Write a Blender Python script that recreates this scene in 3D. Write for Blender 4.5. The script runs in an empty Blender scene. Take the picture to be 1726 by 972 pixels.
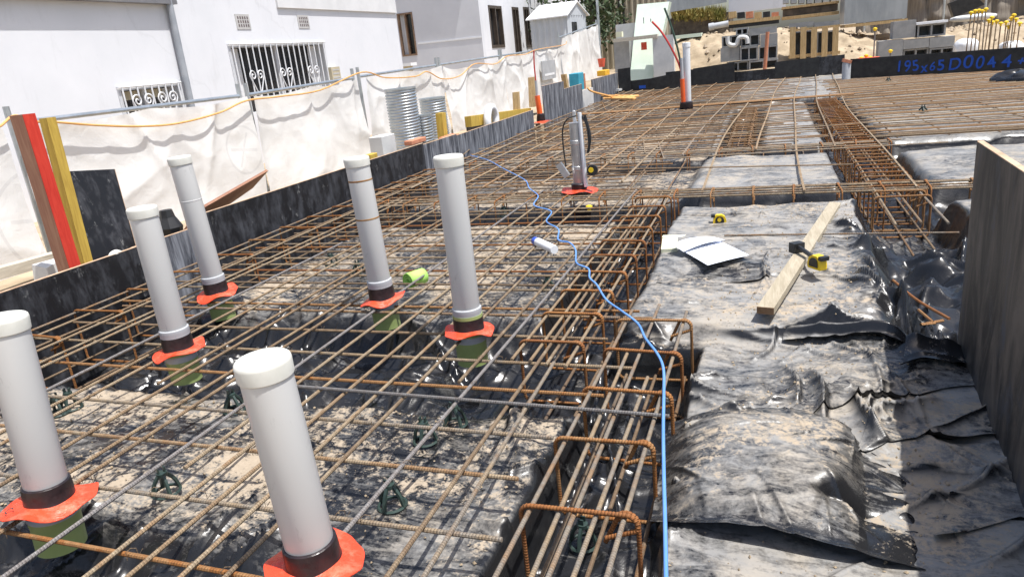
import bpy, math, random
import numpy as np
from mathutils import Vector, Matrix

random.seed(7)
RNG = np.random.default_rng(11)
scene = bpy.context.scene
C = scene.collection
R = math.radians

# ------------------------------------------------------------------ camera
EYE = np.array([0.0, 0.0, 1.08])          # origin of the survey: mat level is z = 0
FPX, CX, CY = 1205.0, 863.0, 486.0
yaw, pit, rol = R(-20.76), R(17.8), R(-6.04)
fw = np.array([math.sin(yaw)*math.cos(pit), math.cos(yaw)*math.cos(pit), -math.sin(pit)])
r0 = np.array([math.cos(yaw), -math.sin(yaw), 0.0]); u0 = np.cross(r0, fw)
rt = math.cos(rol)*r0 + math.sin(rol)*u0
up = -math.sin(rol)*r0 + math.cos(rol)*u0
cam = bpy.data.cameras.new('camera'); co = bpy.data.objects.new('camera', cam); C.objects.link(co)
co.matrix_world = Matrix(((rt[0], up[0], -fw[0], EYE[0]), (rt[1], up[1], -fw[1], EYE[1]), (rt[2], up[2], -fw[2], EYE[2]), (0, 0, 0, 1)))
cam.sensor_width = 36; cam.lens = FPX/1726*36; cam.clip_start = .05; cam.clip_end = 900
scene.camera = co

# ------------------------------------------------------------------ sky, sun, exposure
SUN_EL, SUN_AZ = 71.0, -12.0               # azimuth counted from +X towards +Y
sdir = Vector((math.cos(R(SUN_EL))*math.cos(R(SUN_AZ)), math.cos(R(SUN_EL))*math.sin(R(SUN_AZ)), math.sin(R(SUN_EL))))
w = bpy.data.worlds.new('World'); scene.world = w; w.use_nodes = True
nt = w.node_tree; sky = nt.nodes.new('ShaderNodeTexSky'); sky.sky_type = 'NISHITA'; sky.sun_disc = False
sky.sun_elevation = R(SUN_EL); sky.sun_rotation = R(90-SUN_AZ); sky.air_density = 1.0; sky.dust_density = 2.6
nt.links.new(sky.outputs[0], nt.nodes['Background'].inputs[0]); nt.nodes['Background'].inputs[1].default_value = .13
sl = bpy.data.lights.new('sun', 'SUN'); sl.energy = 4.6; sl.angle = R(.53); sl.color = (1, .978, .945)
so = bpy.data.objects.new('sun', sl); C.objects.link(so); so.rotation_euler = sdir.to_track_quat('Z', 'Y').to_euler()
scene.view_settings.view_transform = 'Standard'; scene.view_settings.look = 'None'
scene.view_settings.exposure = .48; scene.view_settings.gamma = 1
scene.render.resolution_x, scene.render.resolution_y = 1024, 576

# ------------------------------------------------------------------ survey helpers (photo sighting -> metres)
def _ray(u, v): return (u-CX)/FPX*rt - (v-CY)/FPX*up + fw
def onz(u, v, z):
    d = _ray(u, v); return EYE + d*((z-EYE[2])/d[2])
def ony(u, v, y):
    d = _ray(u, v); return EYE + d*(y/d[1])
def onx(u, v, x):
    d = _ray(u, v); return EYE + d*(x/d[0])

# ------------------------------------------------------------------ noise in numpy
_perm = RNG.permutation(512)
_grad = RNG.uniform(-1, 1, (512, 2)); _grad /= np.linalg.norm(_grad, axis=1)[:, None]
def perlin(x, y, seed=0):
    xi = np.floor(x).astype(int); yi = np.floor(y).astype(int); xf = x-xi; yf = y-yi
    def g(ix, iy, dx, dy):
        h = _perm[(_perm[(ix+seed*37) & 511] + iy*1 + seed*91) & 511]
        return _grad[h, 0]*dx + _grad[h, 1]*dy
    s = xf*xf*xf*(xf*(xf*6-15)+10); t = yf*yf*yf*(yf*(yf*6-15)+10)
    a = g(xi, yi, xf, yf); b = g(xi+1, yi, xf-1, yf); c = g(xi, yi+1, xf, yf-1); d = g(xi+1, yi+1, xf-1, yf-1)
    return (a*(1-s)+b*s)*(1-t) + (c*(1-s)+d*s)*t
def fbm(x, y, sc, octv=4, seed=0):
    v = 0; a = 1.0; f = 1.0/sc
    for o in range(octv):
        v = v + a*perlin(x*f+o*7.3, y*f-o*3.1, seed+o); a *= .5; f *= 2.03
    return v
def ridge(x, y, sc, seed=0, p=2.0):
    wx = x + .35*sc*perlin(x/sc*.9, y/sc*.9, seed+21); wy = y + .35*sc*perlin(x/sc*.9+9, y/sc*.9+4, seed+22)
    return np.clip(1-2.2*np.abs(perlin(wx/sc, wy/sc, seed)), 0, 1)**p
def crease(x, y, sc, seed=0):
    # faceted crumple: distance to jittered points, straight creases where cells meet
    xs = x/sc + .25*perlin(x/sc*.6, y/sc*.6, seed+5); ys = y/sc + .25*perlin(x/sc*.6+7, y/sc*.6+2, seed+6)
    xi = np.floor(xs).astype(int); yi = np.floor(ys).astype(int); best = np.full_like(xs, 9.0)
    for dx in (-1, 0, 1):
        for dy in (-1, 0, 1):
            h = _perm[(_perm[(xi+dx+seed*37) & 511]+(yi+dy)+seed*91) & 511]
            px = xi+dx+.5+.48*_grad[h, 0]; py = yi+dy+.5+.48*_grad[h, 1]; ht = .35*_grad[(h*7+3) & 511, 0]
            best = np.minimum(best, np.sqrt((xs-px)**2+(ys-py)**2)+ht)
    return best
def sstep(a, b, x):
    t = np.clip((x-a)/(b-a), 0, 1); return t*t*(3-2*t)

# ------------------------------------------------------------------ materials
class NT:
    def __init__(s, name):
        s.m = bpy.data.materials.new(name); s.m.use_nodes = True; s.t = s.m.node_tree
        s.b = s.t.nodes['Principled BSDF']; s.tc = s.t.nodes.new('ShaderNodeTexCoord')
    def n(s, typ, **kw):
        nd = s.t.nodes.new(typ)
        for k, v in kw.items():
            if k.startswith('i_'):
                key = k[2:]; key = int(key) if key.isdigit() else key.replace('_', ' ')
                if hasattr(v, 'is_output') or isinstance(v, bpy.types.NodeSocket): s.t.links.new(v, nd.inputs[key])
                else: nd.inputs[key].default_value = v
            else: setattr(nd, k, v)
        return nd
    def noise(s, scale, detail=4, rough=.55, vec=None, dist=0):
        return s.n('ShaderNodeTexNoise', i_Vector=vec or s.tc.outputs['Object'], i_Scale=scale, i_Detail=detail, i_Roughness=rough, i_Distortion=dist).outputs[0]
    def mapv(s, sc, src='Object', rot=(0, 0, 0)):
        return s.n('ShaderNodeMapping', i_Vector=s.tc.outputs[src], i_Scale=sc, i_Rotation=rot).outputs[0]
    def ramp(s, fac, a, b, ca=(0, 0, 0, 1), cb=(1, 1, 1, 1)):
        r = s.n('ShaderNodeValToRGB', i_0=fac); e = r.color_ramp.elements
        e[0].position = a; e[1].position = b; e[0].color = ca; e[1].color = cb; return r.outputs[0]
    def mix(s, fac, a, b, mode='MIX'):
        m = s.n('ShaderNodeMix', data_type='RGBA', blend_type=mode)
        for i, v in ((0, fac), (6, a), (7, b)):
            if isinstance(v, bpy.types.NodeSocket): s.t.links.new(v, m.inputs[i])
            else: m.inputs[i].default_value = v if i == 0 else ((*v, 1) if len(v) == 3 else v)
        return m.outputs[2]
    def math(s, op, a, b=0.0, c=None):
        m = s.n('ShaderNodeMath', operation=op)
        for i, v in enumerate((a, b) if c is None else (a, b, c)):
            if isinstance(v, bpy.types.NodeSocket): s.t.links.new(v, m.inputs[i])
            else: m.inputs[i].default_value = v
        return m.outputs[0]
    def set(s, **kw):
        for k, v in kw.items():
            key = {'base': 'Base Color', 'rough': 'Roughness', 'metal': 'Metallic', 'spec': 'Specular IOR Level', 'normal': 'Normal', 'trans': 'Transmission Weight', 'alpha': 'Alpha', 'sub': 'Subsurface Weight'}[k]
            if isinstance(v, bpy.types.NodeSocket): s.t.links.new(v, s.b.inputs[key])
            else: s.b.inputs[key].default_value = (*v, 1) if k == 'base' and len(v) == 3 else v
        return s
    def bump(s, h, st=.3, dist=.01, nrm=None):
        kw = dict(i_Height=h, i_Strength=st, i_Distance=dist)
        if nrm: kw['i_Normal'] = nrm
        return s.n('ShaderNodeBump', **kw).outputs[0]
    def rnd(s): return s.n('ShaderNodeObjectInfo').outputs['Random']

def pm(name, c1, c2, scale=4, rough=.7, bump=.0, detail=5, a=.35, b=.65, spec=.4, metal=0, bscale=None, vec=None):
    k = NT(name); v = k.mapv(vec) if vec else None
    n1 = k.noise(scale, detail, .6, v)
    k.set(base=k.mix(k.ramp(n1, a, b), c1, c2), rough=rough, spec=spec, metal=metal)
    if bump: k.set(normal=k.bump(k.noise(bscale or scale*6, 4, .6, v), bump, .01))
    return k.m

M = {}
# black polyethylene film with sand and dust on it
def film():
    k = NT('black_film')
    at = k.n('ShaderNodeAttribute', attribute_name='dust').outputs['Fac']
    fl = k.n('ShaderNodeAttribute', attribute_name='haze_dust').outputs['Fac']
    warp = k.noise(5, 3, .5)
    big = k.noise(3.1, 9, .68, dist=.6); fine = k.noise(26, 8, .72, dist=.4)
    nz = k.n('ShaderNodeSeparateXYZ', i_0=k.n('ShaderNodeNewGeometry').outputs['Normal']).outputs[2]
    flat = k.ramp(nz, .72, .95)
    grit = k.noise(95, 5, .7)
    s1 = k.math('ADD', k.math('MULTIPLY', big, .46), k.math('ADD', k.math('MULTIPLY', fine, .50), k.math('MULTIPLY', grit, .24)))
    s1 = k.math('ADD', s1, k.math('MULTIPLY', k.math('SUBTRACT', at, .5), .36))
    sand = k.math('MULTIPLY', k.ramp(s1, .622, .69), flat)
    strk = k.noise(8, 9, .72, k.mapv((1.0, 3.0, 1.0), rot=(0, 0, .35)), 1.0)
    blot = k.noise(2.3, 6, .6, dist=.5)
    f1 = k.math('ADD', k.math('ADD', k.math('MULTIPLY', strk, .55), k.math('MULTIPLY', fine, .32)), k.math('ADD', k.math('MULTIPLY', blot, .40), k.math('ADD', k.math('MULTIPLY', grit, .20), k.math('MULTIPLY', k.math('SUBTRACT', fl, .6), .22))))
    filmd = k.math('MULTIPLY', k.ramp(f1, .675, .86), k.ramp(nz, .62, .96))
    sandc = k.mix(k.noise(60, 4, .6), (.30, .24, .17), (.45, .37, .275))
    dustc = k.mix(k.ramp(k.noise(4.5, 8, .7, dist=.6), .44, .68), (.27, .265, .255), (.42, .37, .30))
    plain = k.mix(k.noise(14, 5, .6), (.007, .007, .008), (.020, .020, .021))
    c = k.mix(k.math('MULTIPLY', filmd, .85), plain, dustc); c = k.mix(k.math('MULTIPLY', sand, .93), c, sandc)
    rr = k.math('ADD', .24, k.math('ADD', k.math('MULTIPLY', filmd, .42), k.math('MULTIPLY', sand, .5)))
    k.set(base=c, rough=rr, spec=.5)
    h = k.math('ADD', k.math('MULTIPLY', k.noise(9, 4, .5, dist=1.0), 1.0), k.math('MULTIPLY', sand, .10))
    n1 = k.bump(h, .16, .02)
    k.set(normal=k.bump(k.noise(170, 3, .6), .10, .003, n1))
    return k.m
M['film'] = film()

def rebar_mat(name, cols, ribs=True, rs=.75):
    k = NT(name); r = k.rnd()
    n1 = k.noise(9, 6, .65); n2 = k.noise(70, 3, .6)
    base = k.n('ShaderNodeValToRGB', i_0=k.math('FRACT', k.math('ADD', k.math('MULTIPLY', r, 1.0), k.math('MULTIPLY', k.math('SUBTRACT', n1, .5), .9))))
    e = base.color_ramp.elements
    while len(e) < len(cols): e.new(.5)
    for i, cc in enumerate(cols): e[i].position = (i+.25)/len(cols); e[i].color = (*cc, 1)
    c = k.mix(k.ramp(n2, .35, .75), base.outputs[0], k.mix(.5, base.outputs[0], (.08, .035, .012)))
    k.set(base=c, rough=rs, spec=.35, metal=0)
    if ribs:
        uv = k.n('ShaderNodeSeparateXYZ', i_0=k.tc.outputs['UV'])
        ph = k.math('ADD', k.math('MULTIPLY', uv.outputs[0], 2*math.pi/.0085), k.math('MULTIPLY', uv.outputs[1], 2*math.pi))
        wv = k.math('SINE', ph); wv = k.math('POWER', k.math('MAXIMUM', wv, 0), .7)
        k.set(normal=k.bump(wv, .8, .005))
    return k.m
TAN = [(.27, .185, .11), (.34, .255, .16), (.24, .215, .18), (.30, .175, .085), (.36, .285, .19), (.21, .15, .095)]
RUST = [(.31, .125, .035), (.38, .165, .05), (.27, .10, .03), (.34, .175, .07)]
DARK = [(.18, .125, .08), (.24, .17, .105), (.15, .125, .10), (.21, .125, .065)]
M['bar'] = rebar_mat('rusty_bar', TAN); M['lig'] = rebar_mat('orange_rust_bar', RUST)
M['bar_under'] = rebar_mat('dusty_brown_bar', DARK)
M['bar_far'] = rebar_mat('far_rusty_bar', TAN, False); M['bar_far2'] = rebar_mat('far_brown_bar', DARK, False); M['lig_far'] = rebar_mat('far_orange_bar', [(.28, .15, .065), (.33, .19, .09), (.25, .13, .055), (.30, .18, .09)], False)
M['steel'] = rebar_mat('grey_steel_bar', [(.22, .21, .205), (.26, .245, .235), (.19, .185, .18)], True, .5)

def ply_mat():
    k = NT('black_film_ply'); v = k.mapv((1, 1.6, .5)); v2 = k.mapv((1, 1.3, .8))
    st = k.noise(7, 8, .7, v, .5); bl = k.noise(11, 6, .7, v2, .3); r = k.rnd()
    f = k.math('ADD', k.math('MULTIPLY', st, .6), k.math('ADD', k.math('MULTIPLY', bl, .4), k.math('MULTIPLY', k.math('SUBTRACT', r, .5), .10)))
    c = k.mix(k.ramp(f, .47, .64), (.010, .010, .012), (.060, .062, .070))
    c = k.mix(k.ramp(k.noise(9, 9, .78, v2), .60, .72), c, (.30, .30, .29))
    k.set(base=c, rough=k.ramp(f, .4, .7, (.42, .42, .42, 1), (.75, .75, .75, 1)), spec=.4, normal=k.bump(bl, .15, .004)); return k.m
M['ply'] = ply_mat()
def ply_grey():
    k = NT('washed_grey_ply'); v = k.mapv((2, 3.0, .35)); f = k.noise(6, 8, .7, v, .4)
    c = k.mix(k.ramp(f, .40, .64), (.03, .032, .042), (.26, .27, .295)); k.set(base=c, rough=.75, normal=k.bump(f, .15, .004)); return k.m
M['ply_grey'] = ply_grey()
def ply_brown():
    k = NT('worn_brown_ply'); v = k.mapv((1, 1.8, .5)); f = k.noise(5, 8, .7, v, .8); g = k.noise(9, 7, .7, k.mapv((1, 1, .5)), .3)
    c = k.mix(k.ramp(f, .40, .66), (.020, .019, .018), (.12, .102, .085))
    c = k.mix(k.ramp(g, .56, .70), c, (.055, .062, .078)); c = k.mix(k.ramp(k.noise(30, 6, .7, v), .66, .74), c, (.22, .20, .18))
    k.set(base=c, rough=.6, spec=.4, normal=k.bump(f, .2, .004)); return k.m
M['ply_brown'] = ply_brown()
M['ply_edge'] = pm('ply_edge', (.42, .27, .17), (.60, .44, .30), 12, .8)
def timber(name, c1, c2, axis=(6, 6, .7)):
    k = NT(name); v = k.mapv(axis); f = k.noise(7, 7, .65, v, .8)
    k.set(base=k.mix(k.ramp(f, .35, .68), c1, c2), rough=.78, spec=.3, normal=k.bump(f, .25, .004)); return k.m
M['plank'] = timber('sawn_plank', (.30, .255, .18), (.43, .375, .28), (9, .8, 9))
M['timber'] = timber('form_timber', (.36, .24, .11), (.55, .40, .21))
M['timber_y'] = timber('yellow_pine', (.42, .27, .05), (.60, .42, .08))
M['timber_red'] = timber('red_painted_timber', (.50, .03, .018), (.66, .06, .035))
M['timber_bare'] = timber('weathered_red_brown_timber', (.27, .13, .085), (.36, .20, .13))
M['timber_grey'] = timber('bleached_timber', (.40, .36, .29), (.58, .53, .44), (6, .7, 6))
M['wood_end'] = pm('sawn_end', (.16, .09, .045), (.26, .16, .09), 30, .85)
k = NT('grey_white_pvc'); sc_ = k.ramp(k.noise(24, 8, .75, k.mapv((1, 1, .35))), .60, .74); st_ = k.ramp(k.noise(5, 7, .7, k.mapv((1.5, 1.5, .4)), .5), .58, .80)
k.set(base=k.mix(k.math('MULTIPLY', sc_, .8), k.mix(k.math('MULTIPLY', st_, .6), k.mix(k.noise(3, 4), (.57, .565, .545), (.66, .655, .635)), (.46, .41, .33)), (.38, .37, .36)), rough=k.math('ADD', .34, k.math('MULTIPLY', st_, .3)), spec=.45); M['pvc'] = k.m
M['pvc_cap'] = pm('cream_pvc', (.58, .57, .51), (.67, .66, .60), 14, .5, spec=.4)
M['pvc_grey'] = pm('grey_pvc', (.36, .37, .385), (.45, .46, .475), 4, .4)
M['olive'] = pm('olive_socket', (.27, .34, .12), (.34, .41, .16), 8, .5)
M['tape'] = pm('black_tape', (.012, .010, .011), (.035, .022, .024), 18, .3, bump=.2, bscale=40)
k = NT('orange_film'); k.set(base=k.mix(k.ramp(k.noise(16, 8, .72), .50, .70), k.mix(k.noise(9, 4), (.70, .05, .018), (.82, .085, .03)), (.55, .20, .12)), rough=k.ramp(k.noise(10, 5), .35, .7, (.22, .22, .22, 1), (.5, .5, .5, 1)), spec=.5, normal=k.bump(k.noise(22, 5, .6, None, 1.5), .6, .012)); M['orange'] = k.m
M['orange_pipe'] = pm('orange_conduit', (.72, .10, .02), (.80, .14, .03), 6, .4)
M['rust_stain'] = pm('rust_ring', (.24, .11, .035), (.38, .22, .09), 14, .9)
k = NT('white_render'); a_ = k.noise(1.1, 7, .65); b_ = k.ramp(k.noise(3.2, 8, .7, k.mapv((1, 1.6, .45)), .4), .57, .76)
cr_ = k.n('ShaderNodeTexVoronoi', feature='DISTANCE_TO_EDGE', i_Vector=k.n('ShaderNodeMix', data_type='VECTOR', i_0=.25, i_4=k.mapv((.6, .55, .5)), i_5=k.n('ShaderNodeTexNoise', i_Vector=k.tc.outputs['Object'], i_Scale=3.0, i_Detail=5.0).outputs[1]).outputs[1], i_Scale=.55).outputs[0]
c_ = k.mix(k.math('MULTIPLY', b_, .5), k.mix(k.ramp(a_, .35, .7), (.64, .65, .675), (.70, .705, .73)), (.53, .535, .55))
k.set(base=k.mix(k.math('MULTIPLY', k.ramp(cr_, .0, .006, (1, 1, 1, 1), (0, 0, 0, 1)), .16), c_, (.40, .40, .41)), rough=.9, spec=.3, normal=k.bump(k.noise(22, 5, .6), .08, .01)); M['white_wall'] = k.m
M['grey_wall'] = pm('pale_grey_render', (.60, .61, .64), (.66, .67, .70), 1.2, .9, .05, bscale=25)
M['eave'] = pm('eave_board', (.62, .62, .62), (.70, .70, .70), 3, .7)
M['gutter'] = pm('dark_gutter', (.14, .14, .15), (.2, .2, .21), 3, .5)
M['zinc'] = pm('grey_downpipe', (.26, .28, .31), (.33, .35, .38), 6, .45)
M['galv'] = pm('galvanised_steel', (.42, .45, .46), (.58, .61, .62), 7, .38, metal=.75)
M['frame'] = pm('pale_window_frame', (.50, .51, .53), (.58, .59, .61), 5, .5)
M['grille'] = pm('white_iron', (.62, .63, .65), (.74, .75, .77), 9, .5)
M['glass'] = pm('dark_glass', (.012, .013, .015), (.03, .032, .035), 2, .08, spec=.6)
M['brownframe'] = pm('brown_frame', (.05, .038, .03), (.09, .07, .055), 5, .5)
M['woodframe'] = pm('timber_window_frame', (.16, .095, .055), (.26, .17, .11), 8, .6)
M['curtain'] = pm('net_curtain', (.45, .45, .46), (.7, .7, .7), 6, .9, vec=(1, 1, .05), a=.4, b=.6)
M['vent'] = pm('terracotta_vent', (.42, .41, .40), (.5, .49, .48), 5, .9)
M['vent_hole'] = pm('vent_hole', (.10, .075, .075), (.14, .11, .11), 5, .9)
M['beige'] = pm('beige_plastic', (.44, .38, .26), (.52, .46, .33), 5, .6)
def cloth():
    k = NT('fence_cloth'); n = k.noise(2.2, 6, .6)
    c = k.mix(k.ramp(n, .35, .7), (.76, .75, .725), (.85, .845, .825))
    c = k.mix(k.math('MULTIPLY', k.ramp(k.noise(3, 5, .6, k.mapv((1, 1, 3))), .52, .75), .3), c, (.56, .51, .44))
    # faint printed rings
    pos = k.n('ShaderNodeSeparateXYZ', i_0=k.tc.outputs['Object'])
    inkall = None
    for cy, cz, rad in ((3.72, .30, .36), (5.98, .47, .235)):
        dy = k.math('SUBTRACT', pos.outputs[1], cy); dz = k.math('SUBTRACT', pos.outputs[2], cz)
        d = k.math('SQRT', k.math('ADD', k.math('MULTIPLY', dy, dy), k.math('MULTIPLY', dz, dz)))
        ring = k.math('LESS_THAN', k.math('ABSOLUTE', k.math('SUBTRACT', d, rad)), .012)
        st = k.math('LESS_THAN', k.math('ABSOLUTE', k.math('ADD', dz, k.math('MULTIPLY', dy, .15))), .014)
        st = k.math('MULTIPLY', st, k.math('LESS_THAN', d, rad*.75))
        st2 = k.math('MULTIPLY', k.math('LESS_THAN', k.math('ABSOLUTE', k.math('SUBTRACT', dy, k.math('MULTIPLY', dz, .6))), .013), k.math('LESS_THAN', d, rad*.8))
        ink = k.math('MAXIMUM', ring, k.math('MAXIMUM', st, st2)); inkall = ink if inkall is None else k.math('MAXIMUM', inkall, ink)
    c = k.mix(k.math('MULTIPLY', inkall, .20), c, (.30, .30, .31))
    k.set(base=c, rough=.85, spec=.2, normal=k.bump(k.noise(9, 5, .6, None, .8), .25, .02))
    tr = k.n('ShaderNodeBsdfTranslucent', i_Color=(.62, .59, .54, 1)); mx = k.n('ShaderNodeMixShader', i_0=.22)
    k.t.links.new(k.b.outputs[0], mx.inputs[1]); k.t.links.new(tr.outputs[0], mx.inputs[2])
    k.t.links.new(mx.outputs[0], k.t.nodes['Material Output'].inputs[0]); return k.m
M['cloth'] = cloth()
M['cord'] = pm('orange_cord', (.66, .33, .10), (.76, .42, .15), 8, .5)
M['blue'] = pm('blue_hose', (.10, .25, .60), (.15, .33, .70), 5, .4)
M['sand'] = pm('sand', (.26, .20, .13), (.44, .35, .24), 3, .95, .9, 10, bscale=9)
M['rubble'] = pm('rubble', (.16, .12, .08), (.42, .34, .25), .9, .95, a=.45, b=.55)
M['dirt'] = pm('dark_soil', (.06, .05, .04), (.14, .115, .085), 5, .95, .5, bscale=20)
M['concrete'] = pm('grey_block', (.24, .245, .245), (.32, .32, .315), 5, .95, .3, bscale=60)
M['concrete_l'] = pm('pale_concrete', (.50, .50, .49), (.62, .62, .60), 3, .9, .2, bscale=40)
M['foam'] = pm('pale_green_foam', (.60, .70, .58), (.68, .77, .66), 3, .7)
M['foam_y'] = pm('cream_foam', (.62, .62, .44), (.70, .70, .52), 5, .8)
M['ink'] = pm('dark_ink', (.03, .035, .04), (.06, .065, .07), 8, .7)
M['yellow'] = pm('yellow_plastic', (.72, .48, .012), (.80, .56, .03), 6, .4)
M['black'] = pm('black_plastic', (.012, .012, .013), (.03, .03, .03), 8, .45)
M['paper'] = pm('plan_paper', (.66, .70, .80), (.74, .77, .84), 3, .8)
M['lime'] = pm('lime_foam', (.36, .66, .12), (.44, .75, .18), 9, .7)
M['white'] = pm('white_plastic', (.74, .75, .76), (.80, .81, .82), 6, .45)
M['bluecap'] = pm('blue_cap', (.015, .06, .42), (.03, .10, .52), 6, .35)
M['chair'] = pm('dark_green_plastic', (.018, .032, .028), (.045, .07, .06), 14, .4)
M['brick'] = pm('orange_brick', (.46, .17, .09), (.56, .25, .15), 14, .9, .2)
M['bluepaint'] = pm('blue_spray', (.010, .065, .36), (.02, .10, .50), 9, .6)
M['wrap'] = pm('grey_shrink_wrap', (.25, .27, .28), (.36, .38, .39), 3, .4, .3, vec=(1, 1, .3))
M['shade'] = pm('brown_shade_cloth', (.17, .145, .12), (.27, .235, .19), 5, .9, .4, vec=(4, 1, .3))
M['corr'] = pm('olive_brown_sheet', (.34, .30, .22), (.42, .375, .28), 2, .6)
M['shed'] = pm('grey_blue_sheet', (.46, .49, .52), (.54, .57, .60), 2, .5)
M['red'] = pm('red_hose', (.45, .03, .03), (.55, .06, .05), 6, .45)
M['green'] = pm('dark_green_hose', (.02, .045, .03), (.04, .075, .05), 6, .45)
M['teal'] = pm('teal_plastic', (.03, .27, .38), (.05, .34, .46), 6, .5)
M['amber'] = pm('amber_plastic', (.75, .38, .02), (.82, .46, .04), 6, .5)
M['hydrant'] = pm('coral_red', (.70, .10, .05), (.8, .15, .08), 6, .5)
k = NT('leaf'); k.set(base=k.mix(k.noise(2.5, 4), (.018, .035, .010), (.05, .08, .022)), rough=.6); M['leaf'] = k.m
M['weed'] = pm('dry_weed', (.16, .16, .035), (.30, .23, .07), 3, .8, a=.4, b=.6)
M['bark'] = pm('bark', (.09, .07, .05), (.15, .12, .09), 9, .9)
M['aluminium'] = pm('pale_metal', (.5, .5, .5), (.6, .6, .6), 9, .35, metal=.6)

# ------------------------------------------------------------------ mesh helpers
class MB:
    def __init__(s): s.v = []; s.f = []; s.uv = []; s.nv = 0
    def add(s, V, F, UV=None):
        V = np.asarray(V, float); o = s.nv; s.v.append(V); s.nv += len(V)
        for i, f in enumerate(F):
            s.f.append([a+o for a in f]); s.uv.append(UV[i] if UV else None)
        return s
    def box(s, c, d, rot=None):
        x, y, z = np.array(d)/2.0
        V = np.array([(-x, -y, -z), (x, -y, -z), (x, y, -z), (-x, y, -z), (-x, -y, z), (x, -y, z), (x, y, z), (-x, y, z)])
        if rot is not None:
            m = np.array(rot.to_matrix() if hasattr(rot, 'to_matrix') else rot); V = V@m.T
        return s.add(V+np.array(c), [(0, 3, 2, 1), (4, 5, 6, 7), (0, 1, 5, 4), (1, 2, 6, 5), (2, 3, 7, 6), (3, 0, 4, 7)])
    def hexa(s, P):   # 8 corners: bottom 4, top 4
        return s.add(P, [(0, 3, 2, 1), (4, 5, 6, 7), (0, 1, 5, 4), (1, 2, 6, 5), (2, 3, 7, 6), (3, 0, 4, 7)])
    def tube(s, pts, r, n=8, cap=True, rfun=None):
        P = np.asarray(pts, float); m = len(P)
        T = np.gradient(P, axis=0) if m > 2 else np.repeat((P[1]-P[0])[None], 2, 0)
        T /= np.linalg.norm(T, axis=1)[:, None]+1e-12
        ref = np.array([0, 0, 1.0]) if abs(T[0][2]) < .9 else np.array([1.0, 0, 0])
        L = np.concatenate([[0], np.cumsum(np.linalg.norm(np.diff(P, axis=0), axis=1))])
        V = np.zeros((m, n, 3)); U = np.cross(T[0], ref); U /= np.linalg.norm(U)
        a = np.arange(n)*2*math.pi/n
        for i in range(m):
            U = U - T[i]*(U@T[i]); U /= np.linalg.norm(U)+1e-12; W = np.cross(T[i], U)
            rr = (r[i] if hasattr(r, '__len__') else r)
            if rfun is not None: rr = rr*rfun(L[i], a)
            rr = np.broadcast_to(rr, (n,))
            V[i] = P[i] + rr[:, None]*(np.cos(a)[:, None]*U + np.sin(a)[:, None]*W)
        F = []; UV = []
        for i in range(m-1):
            for j in range(n):
                k2 = (j+1) % n; F.append((i*n+j, i*n+k2, (i+1)*n+k2, (i+1)*n+j))
                UV.append(((L[i], j/n), (L[i], (j+1)/n), (L[i+1], (j+1)/n), (L[i+1], j/n)))
        if cap:
            F.append(tuple(range(n-1, -1, -1))); UV.append([(0, 0)]*n); F.append(tuple((m-1)*n+j for j in range(n))); UV.append([(0, 0)]*n)
        return s.add(V.reshape(-1, 3), F, UV)
    def lathe(s, prof, c=(0, 0, 0), n=28, axis=None):
        V = []; a = np.arange(n)*2*math.pi/n
        for rr, z in prof: V += [(rr*math.cos(t), rr*math.sin(t), z) for t in a]
        V = np.array(V)
        if axis is not None:
            q = Vector((0, 0, 1)).rotation_difference(Vector(axis)).to_matrix(); V = V@np.array(q).T
        F = []
        for i in range(len(prof)-1):
            for j in range(n): k2 = (j+1) % n; F.append((i*n+j, i*n+k2, (i+1)*n+k2, (i+1)*n+j))
        if prof[0][0] > 1e-6: F.append(tuple(range(n-1, -1, -1)))
        if prof[-1][0] > 1e-6: F.append(tuple((len(prof)-1)*n+j for j in range(n)))
        return s.add(V+np.array(c), F)
    def build(s, name, mat, parent=None, smooth=False, origin=None):
        V = np.concatenate(s.v); o = np.array(parent['_o'] if parent and '_o' in parent.keys() else (0, 0, 0), float)
        org = np.array(origin if origin is not None else o, float)
        me = bpy.data.meshes.new(name); me.from_pydata((V-org).tolist(), [], s.f)
        if any(u is not None for u in s.uv):
            l = me.uv_layers.new(name='UVMap'); flat = []
            for f, u in zip(s.f, s.uv): flat += [c for p in (u or [(0, 0)]*len(f)) for c in p]
            l.data.foreach_set('uv', flat)
        me.materials.append(M[mat] if isinstance(mat, str) else mat)
        if smooth:
            me.polygons.foreach_set('use_smooth', [True]*len(me.polygons))
            if smooth != 'all':
                try: me.set_sharp_from_angle(angle=R(38))
                except Exception: pass
        ob = bpy.data.objects.new(name, me); C.objects.link(ob)
        if parent: ob.parent = parent; ob.location = (org-o)
        else: ob.location = org
        ob['_o'] = [float(q) for q in org]
        return ob
def tag(o, label, cat, group=None):
    o['label'] = label; o['category'] = cat
    if group: o['group'] = group
    return o
def thing(name, label, cat, loc, group=None):
    o = bpy.data.objects.new(name, None); o.empty_display_size = .1; C.objects.link(o); o.location = [float(q) for q in loc]; o['_o'] = [float(q) for q in loc]
    return tag(o, label, cat, group)
def structure(o): o['kind'] = 'structure'; return o
def bx(c, d, rot=None): return MB().box(c, d, rot)
def span(lo, hi):
    lo = np.array(lo, float); hi = np.array(hi, float); return MB().box((lo+hi)/2, hi-lo)
def tb(pts, r, n=8, **k): return MB().tube(pts, r, n, **k)
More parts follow.
